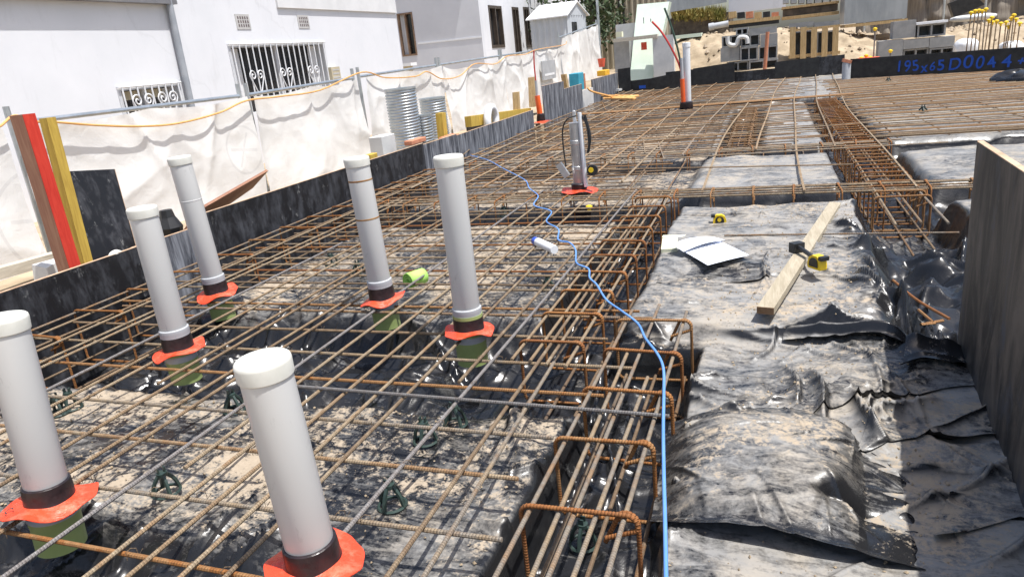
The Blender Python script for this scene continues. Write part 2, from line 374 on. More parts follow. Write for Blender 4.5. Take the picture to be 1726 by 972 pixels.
def smooth_path(pts, per=8):
    P = np.asarray(pts, float); out = []
    Q = np.vstack([2*P[0]-P[1], P, 2*P[-1]-P[-2]])
    for i in range(1, len(Q)-2):
        for t in np.linspace(0, 1, per, endpoint=False):
            a, b, c, d = Q[i-1], Q[i], Q[i+1], Q[i+2]
            out.append(.5*((2*b)+(-a+c)*t+(2*a-5*b+4*c-d)*t*t+(-a+3*b-3*c+d)*t**3))
    out.append(P[-1]); return np.array(out)
def grid(X, Y, Z, name, mat, attrs=None, smooth=True, flip=False):
    n, m = X.shape; V = np.stack([X, Y, Z], -1).reshape(-1, 3)
    idx = np.arange(n*m).reshape(n, m); q = np.stack([idx[:-1, :-1], idx[:-1, 1:], idx[1:, 1:], idx[1:, :-1]], -1).reshape(-1, 4)
    if flip: q = q[:, ::-1]
    me = bpy.data.meshes.new(name); me.vertices.add(len(V)); me.vertices.foreach_set('co', V.ravel())
    me.loops.add(q.size); me.loops.foreach_set('vertex_index', q.ravel().astype(np.int32))
    me.polygons.add(len(q)); me.polygons.foreach_set('loop_start', np.arange(0, q.size, 4, dtype=np.int32)); me.polygons.foreach_set('loop_total', np.full(len(q), 4, dtype=np.int32))
    me.update(); me.validate()
    if smooth: me.polygons.foreach_set('use_smooth', [True]*len(me.polygons))
    for k2, a in (attrs or {}).items():
        at = me.attributes.new(k2, 'FLOAT', 'POINT'); at.data.foreach_set('value', a.ravel().astype(np.float32))
    me.materials.append(M[mat]); ob = bpy.data.objects.new(name, me); C.objects.link(ob); return ob

# ------------------------------------------------------------------ the ground under everything
def terrain(x, y):
    z = np.where(x < -3.65, -.02, -.95)
    z = np.where(y > 18.5, .05+.18*sstep(18.5, 20, y), z)
    z = np.where((x > 1.45) & (y > 16.6-.56*(x-1.5)+.25), .02+.2*sstep(16.5, 22, y), z)
    return z + .05*fbm(x, y, 1.6, 4, 5)*(sstep(17, 20, y) + (x < -3.65)*.4)
gx = np.unique(np.concatenate([np.linspace(-160, -14, 14), np.arange(-14, 14, .28), np.linspace(14, 160, 14), [-3.652, -3.648]]))
gy = np.unique(np.concatenate([np.linspace(-60, -3, 8), np.arange(-3, 34, .28), np.linspace(34, 330, 20), [18.498, 18.502]]))
GX, GY = np.meshgrid(gx, gy)
g = grid(GX, GY, terrain(GX, GY), 'ground', 'sand'); structure(g)

# ------------------------------------------------------------------ black plastic film over the excavated pads and trenches
def inbox(x, y, x0, x1, y0, y1, s=.05):
    return sstep(x0-s, x0+s, x)*(1-sstep(x1-s, x1+s, x))*sstep(y0-s, y0+s, y)*(1-sstep(y1-s, y1+s, y))
TRENCH = [(-3.7, -3.12, .0, 19, .26, .09), (-3.7, -.64, 2.16, 2.98, .19, .11), (-3.7, -1.06, .0, 1.24, .12, .11), (-.635, -.275, .0, 2.74, .19, .035), (-1.0, -.62, 2.3, 5.5, .19, .045),
          (-3.7, 4.0, 5.02, 5.56, .22, .07), (-3.7, 4.0, 7.12, 7.62, .22, .07), (.54, 1.04, 4.25, 12.5, .25, .06), (.50, 1.35, 2.9, 4.35, .17, .09), (-.50, -.1, 7.4, 12, .22, .07), (-3.7, 1.6, 12.2, 12.9, .22, .07)]
FOLDS = [  # x0,y0,x1,y1,width,height on the right-hand pads
    (-.17, 2.93, .50, 2.86, .020, .040), (.02, 2.92, -.06, 2.62, .014, .022), (.07, 2.90, .52, 2.80, .022, .05), (.10, 2.55, .20, 2.12, .020, .05),
    (-.20, 2.20, .12, 2.22, .022, .035), (.03, 2.60, .10, 2.25, .016, .035), (.24, 2.36, .36, 2.08, .018, .05), (.36, 2.40, .30, 2.10, .014, .03),
    (.30, 2.28, .52, 2.42, .022, .04), (-.22, 2.3, -.05, 2.12, .016, .03), (.20, 1.98, .62, 2.05, .012, .02), (.32, 1.92, .66, 1.80, .012, .018),
    (.46, 2.75, .66, 2.72, .03, .05), (.46, 2.62, .64, 2.60, .02, .03), (-.1, 4.3, .45, 4.22, .02, .03), (-.25, 3.62, .2, 3.52, .018, .03), (.2, 3.62, .5, 3.30, .014, .02),
    (.05, 3.95, .42, 3.80, .015, .02), (.45, 1.55, .75, 1.42, .012, .02), (.42, 1.22, .8, 1.36, .012, .02), (1.1, 6.6, 2.2, 6.1, .03, .04)]
def _rand_folds():
    r = random.Random(21); out = []
    def one(x0, x1, y0, y1, n, l0, l1, h0, h1, w0, w1, a0=None, sp=.5):
        for _ in range(n):
            x, y = r.uniform(x0, x1), r.uniform(y0, y1); L = r.uniform(l0, l1); a = r.uniform(0, math.pi) if a0 is None else r.gauss(a0, sp)
            out.append((x-L/2*math.cos(a), y-L/2*math.sin(a), x+L/2*math.cos(a), y+L/2*math.sin(a), r.uniform(w0, w1), r.uniform(h0, h1)))
    one(-3.3, -.7, .9, 2.2, 44, .2, .8, .005, .018, .005, .011)              # pads under the near mat
    one(-3.3, -1.0, 3.0, 5.1, 40, .2, .8, .005, .016, .008, .016)
    one(-3.4, -.6, 2.1, 3.1, 50, .25, .8, .02, .06, .010, .024, math.pi/2, .6)   # draped over the trench walls
    one(-2.6, -1.0, .6, 1.45, 34, .3, .7, .02, .05, .009, .02, 1.1, .5)
    one(-.66, -.22, .8, 2.9, 30, .12, .4, .015, .045, .008, .02, 0, .5)
    one(-1.0, -.6, 2.3, 5.3, 26, .12, .4, .015, .04, .008, .02, 0, .6)
    one(-.5, .5, 3.0, 5.0, 34, .15, .7, .006, .022, .006, .014)
    one(-.2, .5, 1.95, 2.85, 16, .3, .8, .008, .020, .006, .012)
    one(.45, 1.3, 2.9, 4.4, 34, .15, .5, .03, .085, .012, .03)
    one(.30, 1.0, .8, 2.5, 34, .25, .8, .010, .030, .006, .014, .2, .5)
    one(-.2, .5, .8, 1.5, 14, .2, .5, .008, .02, .006, .012, .2, .7)
    return out
ALLF = FOLDS + _rand_folds()
def film_h(x, y):
    wig = .055*fbm(x, y, .45, 3, 3); wig2 = .055*fbm(x, y, .45, 3, 9)
    pad = np.full_like(x, -.125)
    edge = np.where(y > 2.8, -.60, -.28)
    right = sstep(edge-.05, edge+.05, x+wig*.5)
    terr = -.155 + .045*sstep(1.95, 2.12, y) + .055*sstep(2.80, 2.92, y+wig*.6) + .035*sstep(3.52, 3.66, y+wig)
    pad = pad*(1-right) + terr*right
    t = np.zeros_like(x)
    for x0, x1, y0, y1, d, sf in TRENCH: t = np.maximum(t, d*inbox(x+wig*sf*9, y+wig2*sf*9, x0, x1, y0, y1, sf))
    z = pad - t
    wall = np.clip(t*(.26-t)*55, 0, 1); tm = np.clip(t/.19, 0, 1)
    z = z + .014*fbm(x, y, .8, 3, 31)
    z = z + (.006+.03*wall+.025*tm+.002*right)*(ridge(x, y, .50, 2, 1.5)-.3) + (.003+.010*wall+.012*tm)*(ridge(x, y, .2, 5)-.3)
    crump = inbox(x, y, .42, 1.25, 2.75, 4.35, .12)+.35*inbox(x, y, .26, .55, 2.1, 2.9, .1)
    cz = np.clip(crump, 0, 1); c1 = crease(x, y*.8, .30, 3)-.45; c2 = crease(x*.8, y, .13, 8)-.45
    z = z + cz*(.15*c1-.075*c2) + np.clip(tm+.5*wall, 0, 1)*(1-cz)*(.055*c1-.022*c2) + (1-tm)*(.007*c2+.010*c1)*(1-cz)
    xa, xb, ya, yb2 = x.min(), x.max(), y.min(), y.max()
    for x0, y0, x1, y1, ww, hh in ALLF:
        if max(x0, x1) < xa or min(x0, x1) > xb or max(y0, y1) < ya or min(y0, y1) > yb2: continue
        dx, dy = x1-x0, y1-y0; L2 = dx*dx+dy*dy; L = math.sqrt(L2)
        s = ((x-x0)*dx+(y-y0)*dy)/L2; d = ((x-x0)*dy-(y-y0)*dx)/L + .10*L*np.sin(s*3.1+x0*9)
        end = sstep(-.10, .3, s)*(1-sstep(.7, 1.10, s))
        z = z + hh*end*np.where(d > 0, np.exp(-np.abs(d)/(ww*1.6)), np.exp(-np.abs(d)/max(ww*.45, .0065)))
    dust = np.clip(.60-.9*tm-.5*wall + .30*fbm(x, y, .9, 3, 41) - .20*right + .10*inbox(x, y, .25, 1.2, .5, 2.4, .15), 0, 1)
    hz = np.clip((.52+.48*right)*(1-.75*np.clip(crump, 0, 1))*(1-.85*tm) + .06*sstep(5, 8, y) + .45*inbox(x, y, .25, 1.2, .5, 2.4, .15), 0, 1.2)
    return z, dust, hz
def film_sheet(x0, x1, y0, y1, st, name, label, dz=0.0):
    X, Y = np.meshgrid(np.arange(x0, x1+1e-6, st), np.arange(y0, y1+1e-6, st)); Z, d, hz = film_h(X, Y)
    o = grid(X, Y, Z+dz, name, 'film', {'dust': d, 'haze_dust': hz}); return tag(o, label, 'plastic sheet')
film_sheet(-3.62, -.61, .45, 5.34, .0105, 'plastic_sheet', 'black builders film with sand patches lying under the near bar mat')
film_sheet(-.62, 1.75, .45, 5.30, .0075, 'plastic_sheet', 'dusty grey black film over the bare pads right of the cages', .004)
film_sheet(-3.62, 4.6, 5.28, 19.0, .05, 'plastic_sheet', 'black film beneath the far bar mats back to the end formwork', .002)
# near pillow sheet with a free front edge
def pillow():
    n, m = 170, 130; u = np.linspace(0, 1, n); v = np.linspace(0, 1, m); U, V = np.meshgrid(u, v)
    fr = smooth_path([onz(a, b, z) for a, b, z in ((1096, 884, -.17), (1180, 888, -.12), (1300, 898, -.10), (1390, 920, -.11), (1470, 945, -.13), (1560, 968, -.16))], 34)
    bk = smooth_path([onz(a, b, z) for a, b, z in ((1128, 712, -.13), (1200, 694, -.085), (1300, 690, -.075), (1400, 706, -.085), (1460, 745, -.12), (1530, 800, -.15))], 34)
    tf = np.linspace(0, 1, len(fr)); Fr = np.stack([np.interp(u, tf, fr[:, i]) for i in range(3)], 1); Bk = np.stack([np.interp(u, tf, bk[:, i]) for i in range(3)], 1)
    X = Fr[:, 0]*(1-V)+Bk[:, 0]*V; Y = Fr[:, 1]*(1-V)+Bk[:, 1]*V; Z = Fr[:, 2]*(1-V)+Bk[:, 2]*V
    hump = np.clip(1-np.abs((U-.40)/.38)**3, 0, 1)*np.clip(1-np.abs(2*V-1.05)**3.4, 0, 1)
    Z = Z + .042*hump + .006*(ridge(X, Y, .22, 3)-.3) + .010*fbm(X, Y, .25, 3, 8)
    # corner tuck at the right front
    Z = Z + .035*np.exp(-(((U-.62)/.10)**2)-((V-.38)/.10)**2) - .045*np.exp(-np.abs((V-.30-.25*(U-.6)))/.05)*sstep(.52, .62, U)*(1-sstep(.9, 1, U))
    r = random.Random(5)
    for _ in range(26):
        uc, vc, a, L, hh, ww = r.uniform(.05, .95), r.uniform(.05, .95), r.gauss(.3, .7), r.uniform(.15, .45), r.uniform(.003, .012), r.uniform(.01, .025)
        s_ = (U-uc)*math.cos(a)+(V-vc)*math.sin(a); d_ = -(U-uc)*math.sin(a)+(V-vc)*math.cos(a)
        Z = Z + hh*np.exp(-(s_/L)**2*3)*np.where(d_ > 0, np.exp(-np.abs(d_)/ww), np.exp(-np.abs(d_)/(ww*.4)))
    Z = Z + .012*(1-sstep(0, .06, V))
    d = np.clip(.36+.22*hump+.18*fbm(X, Y, .3, 3, 2), 0, 1); hz = np.clip(.35+.55*hump-.3*(U > .75)*(V < .4), 0, 1.1)
    return tag(grid(X, Y, Z, 'plastic_sheet', 'film', {'dust': d, 'haze_dust': hz}), 'pillow of dusty black film with a curled front edge beside the near cage', 'plastic sheet')
pillow()
def lap_strip(pts, wdt, h, label, dn=0):
    P = smooth_path(pts, 14); n = len(P); T = np.gradient(P, axis=0); T /= np.linalg.norm(T, axis=1)[:, None]; N = np.stack([-T[:, 1], T[:, 0], 0*T[:, 0]], 1)
    s = np.linspace(-1, 1, 22); X = P[:, 0][:, None]+N[:, 0][:, None]*s*wdt; Y = P[:, 1][:, None]+N[:, 1][:, None]*s*wdt
    zb, d, hz = film_h(X, Y); zb = zb.mean(1, keepdims=True)*.5+zb*.5; tpr = np.sin(np.linspace(0, math.pi, n))[:, None]**.5
    Z = zb + .006 + h*tpr*(np.exp(-((s-.25)/.30)**2)+.55*sstep(-.7, -1, s))[:] + .006*ridge(X, Y, .15, 4)*tpr
    X = X + .03*tpr*np.exp(-((s-.25)/.3)**2)*0
    return tag(grid(X, Y, Z, 'plastic_sheet', 'film', {'dust': d*.6, 'haze_dust': hz*.8}), label, 'plastic sheet')
lap_strip([(.06, 2.86, 0), (.25, 2.84, 0), (.5, 2.78, 0), (.56, 2.70, 0)], .045, .032, 'black folded film lap below the foot of the plank')
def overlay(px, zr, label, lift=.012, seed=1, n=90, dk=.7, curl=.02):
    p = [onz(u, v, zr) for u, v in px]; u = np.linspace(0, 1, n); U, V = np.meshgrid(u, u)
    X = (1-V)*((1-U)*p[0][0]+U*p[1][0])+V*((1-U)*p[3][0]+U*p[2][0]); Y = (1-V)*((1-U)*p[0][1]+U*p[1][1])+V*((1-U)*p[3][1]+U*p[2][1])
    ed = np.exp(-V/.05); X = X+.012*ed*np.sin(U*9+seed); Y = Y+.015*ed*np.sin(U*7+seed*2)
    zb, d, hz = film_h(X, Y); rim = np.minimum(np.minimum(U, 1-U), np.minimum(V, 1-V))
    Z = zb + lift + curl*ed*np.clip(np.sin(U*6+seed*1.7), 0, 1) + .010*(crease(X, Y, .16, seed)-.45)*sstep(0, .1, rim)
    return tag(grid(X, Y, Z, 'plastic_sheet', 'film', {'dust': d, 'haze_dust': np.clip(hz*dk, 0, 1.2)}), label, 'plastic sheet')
overlay([(1290, 742), (1545, 668), (1700, 655), (1500, 590)], -.12, 'film lap with a long diagonal edge before the shaded strip', seed=2)
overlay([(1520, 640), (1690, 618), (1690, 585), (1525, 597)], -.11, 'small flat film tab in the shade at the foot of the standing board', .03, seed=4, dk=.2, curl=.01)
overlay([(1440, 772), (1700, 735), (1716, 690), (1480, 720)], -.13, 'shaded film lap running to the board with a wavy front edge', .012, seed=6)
overlay([(1570, 905), (1760, 880), (1760, 800), (1600, 840)], -.14, 'lowest film lap at the bottom right corner', .012, seed=8)
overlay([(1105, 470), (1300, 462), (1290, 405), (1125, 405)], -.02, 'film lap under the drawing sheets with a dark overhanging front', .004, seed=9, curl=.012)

# ------------------------------------------------------------------ reinforcement
def bar_path(a, b, n=10, amp=.004, z0=None):
    a = np.array(a, float); b = np.array(b, float); t = np.linspace(0, 1, n)[:, None]
    P = a+(b-a)*t; L = np.linalg.norm(b-a); ph = random.random()*6
    w1 = np.sin(t[:, 0]*L*1.1+ph); w2 = np.sin(t[:, 0]*L*.8+ph*2)
    d = (b-a)/L; side = np.array([-d[1], d[0], 0]); P = P + side*(w1[:, None]*amp) + np.array([0, 0, 1])*(w2[:, None]*amp*.6); return P
def bar(parent, a, b, r=.006, mat='bar', n=None, amp=.004, sides=8, name='bar'):
    L = math.dist(a, b); P = bar_path(a, b, n or max(4, int(L*2.2)), amp)
    return tb(P, r, sides).build(name, mat, parent, smooth=True, origin=P[0])
def lig_path(x0, x1, z0, z1, rad=.028, tail=.085, flip=False):
    # closed stirrup in the local (s, z) plane, both hooks at the right-hand top corner
    def arc(cx, cz, a0, a1, n=6): return [(cx+rad*math.cos(t), cz+rad*math.sin(t)) for t in np.linspace(a0, a1, n)]
    p = []
    p += [(x1-rad-tail*.72, z1-rad-tail*.66), (x1-rad*.9-.012, z1-rad*1.3)]
    p = [(x1-tail*.95, z1-tail*.70-.01)]
    p += arc(x1-rad, z1-rad, -.4, math.pi/2, 8)
    p += arc(x0+rad, z1-rad, math.pi/2, math.pi, 6) + arc(x0+rad, z0+rad, math.pi, 1.5*math.pi, 6) + arc(x1-rad, z0+rad, 1.5*math.pi, 2*math.pi, 6)
    p += arc(x1-rad, z1-rad, 0, math.pi*.62+.3, 8) + [(x1-tail*1.0, z1-tail*.95-.012)]
    return p
def ligature(parent, axis, pos, x0, x1, z0, z1, r=.0055, mat='lig', near=False, skew=0.0, flip=False, n=6):
    P2 = lig_path(x0, x1, z0, z1) if not flip else [(x0+x1-a, b) for a, b in lig_path(x0, x1, z0, z1)]
    P2 = np.array(P2); m = len(P2); off = np.linspace(-r*1.1, r*1.1, m); sk = (P2[:, 0]-(x0+x1)/2)*skew
    P = np.stack([P2[:, 0], pos+off+sk, P2[:, 1]], 1) if axis == 'y' else np.stack([pos+off+sk, P2[:, 0], P2[:, 1]], 1)
    if near:
        L = np.concatenate([[0], np.cumsum(np.linalg.norm(np.diff(P, axis=0), axis=1))]); q = np.arange(0, L[-1], .0021)
        P = np.stack([np.interp(q, L, P[:, i]) for i in range(3)], 1)
        rf = lambda s, a: 1 + .17*np.clip(np.sin(s*2*math.pi/.0084 + a), 0, 1)**.8 - .05
        return tb(P, r, 7, rfun=rf).build('ligature', mat, parent, smooth='all', origin=P[0])
    return tb(P, r, n).build('ligature', mat, parent, smooth=True, origin=P[0])

# --- near mat over the left pads
matn = thing('rebar_mat', 'rusty tied bar mat over the near pads around the six capped pipes', 'rebar', (-1.9, 2.9, 0))
xbars = [1.07, 1.318, 1.573, 1.804, 2.086, 2.313, 2.562, 2.80, 2.89, 3.14, 3.22, 3.37, 3.44, 3.60, 3.71, 3.86, 3.98, 4.09, 4.26, 4.41, 4.56, 4.70, 4.86, 4.97]
for i, y in enumerate(xbars):
    xr = -.60+random.uniform(-.04, .05) if y < 2.0 else (-.52+random.uniform(-.1, .08) if y < 2.9 else -.72+random.uniform(-.12, .1))
    if y == 2.80: xr = -.44
    xl = -3.38+random.uniform(-.10, .08) if y > 2.2 else -3.2+random.uniform(-.1, .1)
    bar(matn, (xl, y+random.uniform(-.02, .02), -.007), (xr, y, -.007), .0066 if y < 3 else .0058, 'bar' if i % 4 else 'lig', amp=.004)
ybars = [-.72, -.79, -.965, -1.035, -1.20, -1.285, -1.41, -1.50, -1.665, -1.75, -1.93, -2.01, -2.19, -2.28, -2.46, -2.55, -2.74, -2.97, -3.06, -3.24]
for i, x in enumerate(ybars):
    y0 = .55 if i % 3 else random.uniform(.6, 1.4); y1 = random.uniform(5.2, 6.4)
    if x == -.72: y0, y1 = .6, 2.3
    if i % 5 == 3: y0 = random.uniform(1.4, 2.4)
    if i % 6 == 4: y1 = random.uniform(3.2, 4.2)
    bar(matn, (x+random.uniform(-.025, .025), y0, .006), (x+random.uniform(-.025, .025), y1, .006), .0064, 'steel' if i % 7 == 2 else 'bar', amp=.005)
bar(matn, (-2.9, .985, -.012), (-1.24, .905, -.012), .0095, 'bar', amp=.003)
mb = MB(); rt_ = random.Random(4)
for y in xbars:
    if y > 3.3: continue
    for x in ybars:
        if x > -.75 or rt_.random() < .35: continue
        a = rt_.uniform(.5, 1.1); c = np.array((x+rt_.uniform(-.01, .01), y+rt_.uniform(-.006, .006), 0)); e = np.array((math.cos(a), math.sin(a), 0))
        mb.tube([c-e*.013+np.array((0, 0, -.012)), c-e*.012+np.array((0, 0, .010)), c+np.array((0, 0, .016)), c+e*.012+np.array((0, 0, .010)), c+e*.013+np.array((0, 0, -.012)), c+e*.022+np.array((.006, 0, .004))], .0012, 4)
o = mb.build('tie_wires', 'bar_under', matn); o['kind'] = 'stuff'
lb = thing('loose_steel_bar', 'straight grey steel bar lying across the near mat to the blue hose', 'rebar', (-1.6, 1.95, .016)); bar(lb, (-1.66, 1.965, .018), (-.275, 1.93, .020), .0062, 'steel', amp=.001)
lb = thing('loose_steel_bar', 'thin lone bar spanning the pads in front of the plan papers', 'rebar', (-.3, 4.12, .0)); bar(lb, (-.24, 4.13, -.005), (.92, 4.10, .0), .005, 'bar', amp=.001)

# --- cages
def cage_y(label, xs, x0, x1, ya, yb, sp, z0=-.25, z1=.016, near=0, bots=True, matb='bar', matl='lig', r=.0065, start=None, flip=False, rl=.0062, ends=None):
    t = thing('rebar_cage', label, 'rebar cage', ((x0+x1)/2, ya, 0)); y = start or ya+.08; i = 0
    while y < yb-.02:
        ligature(t, 'y', y, x0+random.uniform(-.008, .008), x1+random.uniform(-.008, .008), z0, z1, rl, matl, near=(i < near), skew=random.uniform(-.10, .06), flip=flip); y += sp*random.uniform(.95, 1.05); i += 1
    for j, x in enumerate(xs):
        e = ends[j] if ends else (0, 0)
        bar(t, (x, ya+e[0]+random.uniform(-.03, .03), z1-.0135), (x+random.uniform(-.01, .01), yb+e[1]+random.uniform(-.03, .03), z1-.0135), r, matb, amp=.003, n=max(5, int((yb-ya)*2)), sides=10 if near else 7)
    if bots:
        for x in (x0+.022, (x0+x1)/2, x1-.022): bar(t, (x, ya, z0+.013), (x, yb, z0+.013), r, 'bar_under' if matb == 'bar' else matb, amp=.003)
    return t
cage_y('nearest orange rust stirrup cage beneath the blue hose in the foreground', [-.562, -.478, -.446, -.392, -.318], -.585, -.295, .55, 2.86, .325, near=7, start=.79, ends=[(0, 0), (0, -.42), (0, .05), (0, -.62), (0, .0)])
cage_y('long narrow stirrup cage running back from mid mat to the strapped pipe', [-.905, -.83, -.76, -.69], -.925, -.668, 2.30, 5.46, .30, near=4, start=2.47)
cage_y('dense rusty stirrup cage crossing the beam right of the dusty pads', [.655, .78, .905], .63, .94, 4.30, 12.2, .17, near=0, start=4.95, r=.007)
cage_y('edge stirrup cage tight against the left black formwork', [-3.555, -3.44, -3.28], -3.57, -3.22, 1.0, 7.2, .36, z0=-.28, start=1.25, r=.006)
cage_y('short dark stirrup cage behind the second cross beam', [-.40, -.30, -.20], -.42, -.18, 7.6, 11.6, .19, matl='lig_far', matb='bar_far2')
def cage_x(label, ys, y0, y1, xa, xb, sp, z0=-.28, z1=.02, start=None, matb='bar', matl='lig', r=.0065):
    t = thing('rebar_cage', label, 'rebar cage', ((xa+xb)/2, (y0+y1)/2, 0)); x = start if start is not None else xa+.1
    while x < xb-.02:
        ligature(t, 'x', x, y0, y1, z0, z1, .0055, matl, skew=random.uniform(-.08, .08)); x += sp*random.uniform(.93, 1.07)
    for y in ys: bar(t, (xa+random.uniform(-.1, .1), y, z1-.0135), (xb+random.uniform(-.1, .1), y+random.uniform(-.02, .02), z1-.0135), r, matb, amp=.004)
    for y in (y0+.03, y1-.03): bar(t, (xa, y, z0+.013), (xb, y, z0+.013), r, 'bar_under', amp=.004)
    return t
cage_x('cross beam of three bars in sparse stirrups behind the yellow tape measures', [5.20, 5.24, 5.33, 5.42, 5.44], 5.17, 5.45, -3.3, 2.4, .277, start=-3.1)
cage_x('second cross beam of bars before the far mat with a yellow cap below', [7.27, 7.33, 7.42, 7.47], 7.25, 7.50, -3.3, 1.1, .30, start=-3.1, matb='bar_far')
cage_x('rust brown bundled cross beam at the foot of the far white pipe', [12.45, 12.48, 12.53, 12.57, 12.61, 12.65], 12.43, 12.67, -3.2, 1.25, .5, z1=.03, matb='lig_far', matl='lig_far', r=.009)

# --- far mats
matf = thing('rebar_mat', 'wide far bar mat sweeping back between the beams to the end boards', 'rebar', (-1.2, 11.5, 0))
y = 5.62; i = 0
while y < 18.2:
    d = (-3.45+random.uniform(-.1, .1), random.uniform(.1, 1.15) if y > 7.6 else random.uniform(-1.5, -.75))
    bar(matf, (d[0], y+random.uniform(-.03, .03), -.004), (d[1], y+random.uniform(-.03, .03), -.004), .0066, ('bar_far2', 'bar_far2', 'bar_far', 'lig_far')[i % 4], amp=.008, sides=5); y += .17 if y < 12 else .24; i += 1
x = -3.4; i = 0
while x < 1.25:
    y0 = random.uniform(5.5, 6.0) if x < -1.1 else (random.uniform(4.7, 5.4) if i % 2 == 0 else 7.2)
    ye = 18.2; t_ = np.linspace(0, 1, 26); Yp = y0+(ye-y0)*t_; fan = .42*sstep(-3.2, -.6, np.array([x]))[0]
    P_ = np.stack([x+fan*np.clip((Yp-7)/11.2, 0, 1)**1.6+.014*np.sin(Yp*.9+i)+random.uniform(-.03, .03), Yp, .014+.01*np.sin(Yp*.7+i*2)], 1)
    tb(P_, .0092, 5).build('bar', 'bar_far', matf, True, origin=P_[0]); x += .345 if x > -2.2 else .24; i += 1
for i in range(34):
    x = random.uniform(-3.3, -.8); y = random.uniform(5.8, 16); L = random.uniform(.8, 3); a = random.gauss(math.pi/2, .22) if i % 3 else random.gauss(0, .12)
    bar(matf, (x, y, .026), (x+L*math.cos(a), y+L*math.sin(a), .026), .006, ('lig_far', 'bar_far')[i % 2], amp=.006, sides=5)
matlow = thing('rebar_mat', 'lower brown bar layer seen through the far mat', 'rebar', (-1.2, 11.5, -.09))
y = 5.7; i = 0
while y < 18.1:
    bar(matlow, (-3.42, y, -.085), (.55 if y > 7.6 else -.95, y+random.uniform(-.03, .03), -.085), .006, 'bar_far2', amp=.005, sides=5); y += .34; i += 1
for x in np.arange(-3.3, .5, .36): bar(matlow, (x, 5.6, -.075), (x+random.uniform(-.03, .03), 18.1, -.075), .006, 'bar_far2', amp=.006, sides=5)
matr = thing('rebar_mat', 'rust brown bar mat at far right below the blue-lettered board', 'rebar', (3, 11, 0))
y = 7.75; i = 0
while y < 16.4:
    x1 = min(5.2, 1.5+(16.4-y)/.56) if y > 14.4 else 5.2
    bar(matr, (1.0+random.uniform(-.1, .1), y, .0), (x1, y-.05+random.uniform(-.05, .05), .01), .0066, ('lig_far', 'bar_far', 'bar_far2')[i % 3], amp=.007, sides=5); y += .13; i += 1
for i, x in enumerate(np.arange(1.15, 5.1, .42)): bar(matr, (x, 7.7, -.012), (x, min(16.2, 16.3-.56*(x-1.5)), -.012), .006, 'bar_far2', amp=.006, sides=5)
for yy in (7.62, 7.70): bar(matr, (.9, yy, .02), (4.6, yy+.03, .02), .0072, 'bar', amp=.003, sides=6)

# --- loose bent offcuts in the ditch at right
lb = thing('bent_bar_offcut', 'orange bent bar offcut lying on crumpled film beside the standing board', 'rebar offcut', (.55, 3.05, -.12))
tb(smooth_path([onz(1505, 472, -.10), onz(1545, 505, -.10), onz(1600, 537, -.10)], 5), .006, 6).build('bar', 'lig', lb, True)
tb([onz(1548, 522, -.09), onz(1575, 545, -.09), onz(1552, 547, -.09), onz(1590, 540, -.09)], .006, 6).build('bar', 'lig', lb, True)

# --- loose grit on the film
rg = np.random.default_rng(17); n = 5200
gxx = np.concatenate([rg.uniform(-3.1, -.62, n//2), rg.uniform(-.27, .5, n//2)]); gyy = np.concatenate([rg.uniform(1.2, 5.0, n//2), rg.uniform(1.3, 5.0, n//2)])
gzz, gd, _ = film_h(gxx[None], gyy[None]); keep = gd[0]+.12*rg.normal(size=len(gxx)) > .36; mb = MB()
for x, y, z in zip(gxx[keep], gyy[keep], gzz[0][keep]):
    r_ = .0018+.0042*rg.random()**3; k3 = rg.uniform(.6, 1.3, 3)*r_; c = np.array((x, y, z+.4*r_+.004))
    mb.add([c+(k3[0], 0, 0), c-(k3[0], 0, 0), c+(0, k3[1], 0), c-(0, k3[1], 0), c+(0, 0, k3[2]), c-(0, 0, k3[2])], [(0, 2, 4), (2, 1, 4), (1, 3, 4), (3, 0, 4), (2, 0, 5), (1, 2, 5), (3, 1, 5), (0, 3, 5)])
o = tag(mb.build('sand_grit', 'sand'), 'loose sandy grit scattered over the black film', 'grit'); o['kind'] = 'stuff'

# ------------------------------------------------------------------ capped pipes with orange flanges
def flange(mb, c, r1, seed, ang0=0.0):
    n = 72; a = np.arange(n)*2*math.pi/n; rs = np.linspace(.056, r1, 7); rnd = random.Random(seed); ph = [rnd.uniform(0, 6) for _ in range(5)]
    V = []
    for side in (1, -1):
        for rr in rs:
            t = (rr-.056)/(r1-.056); R2 = rr + t*t*(.002*np.sin(a*9+ph[0])+.007*np.sin(a*2+ph[1]))
            z = .010 + t*(.010*np.sin(a*3+ph[2])+.005*np.sin(a*5+ph[3])+.009*np.cos(a-ph[4])) - .014*t + side*.0012
            V.append(np.stack([c[0]+R2*np.cos(a), c[1]+R2*np.sin(a), c[2]+z], 1))
    V = np.concatenate(V); F = []; m = len(rs)
    for s in (0, 1):
        for i in range(m-1):
            for j in range(n):
                k2 = (j+1) % n; q = (s*m*n+i*n+j, s*m*n+i*n+k2, s*m*n+(i+1)*n+k2, s*m*n+(i+1)*n+j); F.append(q[::-1] if s == 0 else q)
    for j in range(n): k2 = (j+1) % n; F.append(((m-1)*n+j, (m-1)*n+k2, (2*m-1)*n+k2, (2*m-1)*n+j))
    return mb.add(V, F)
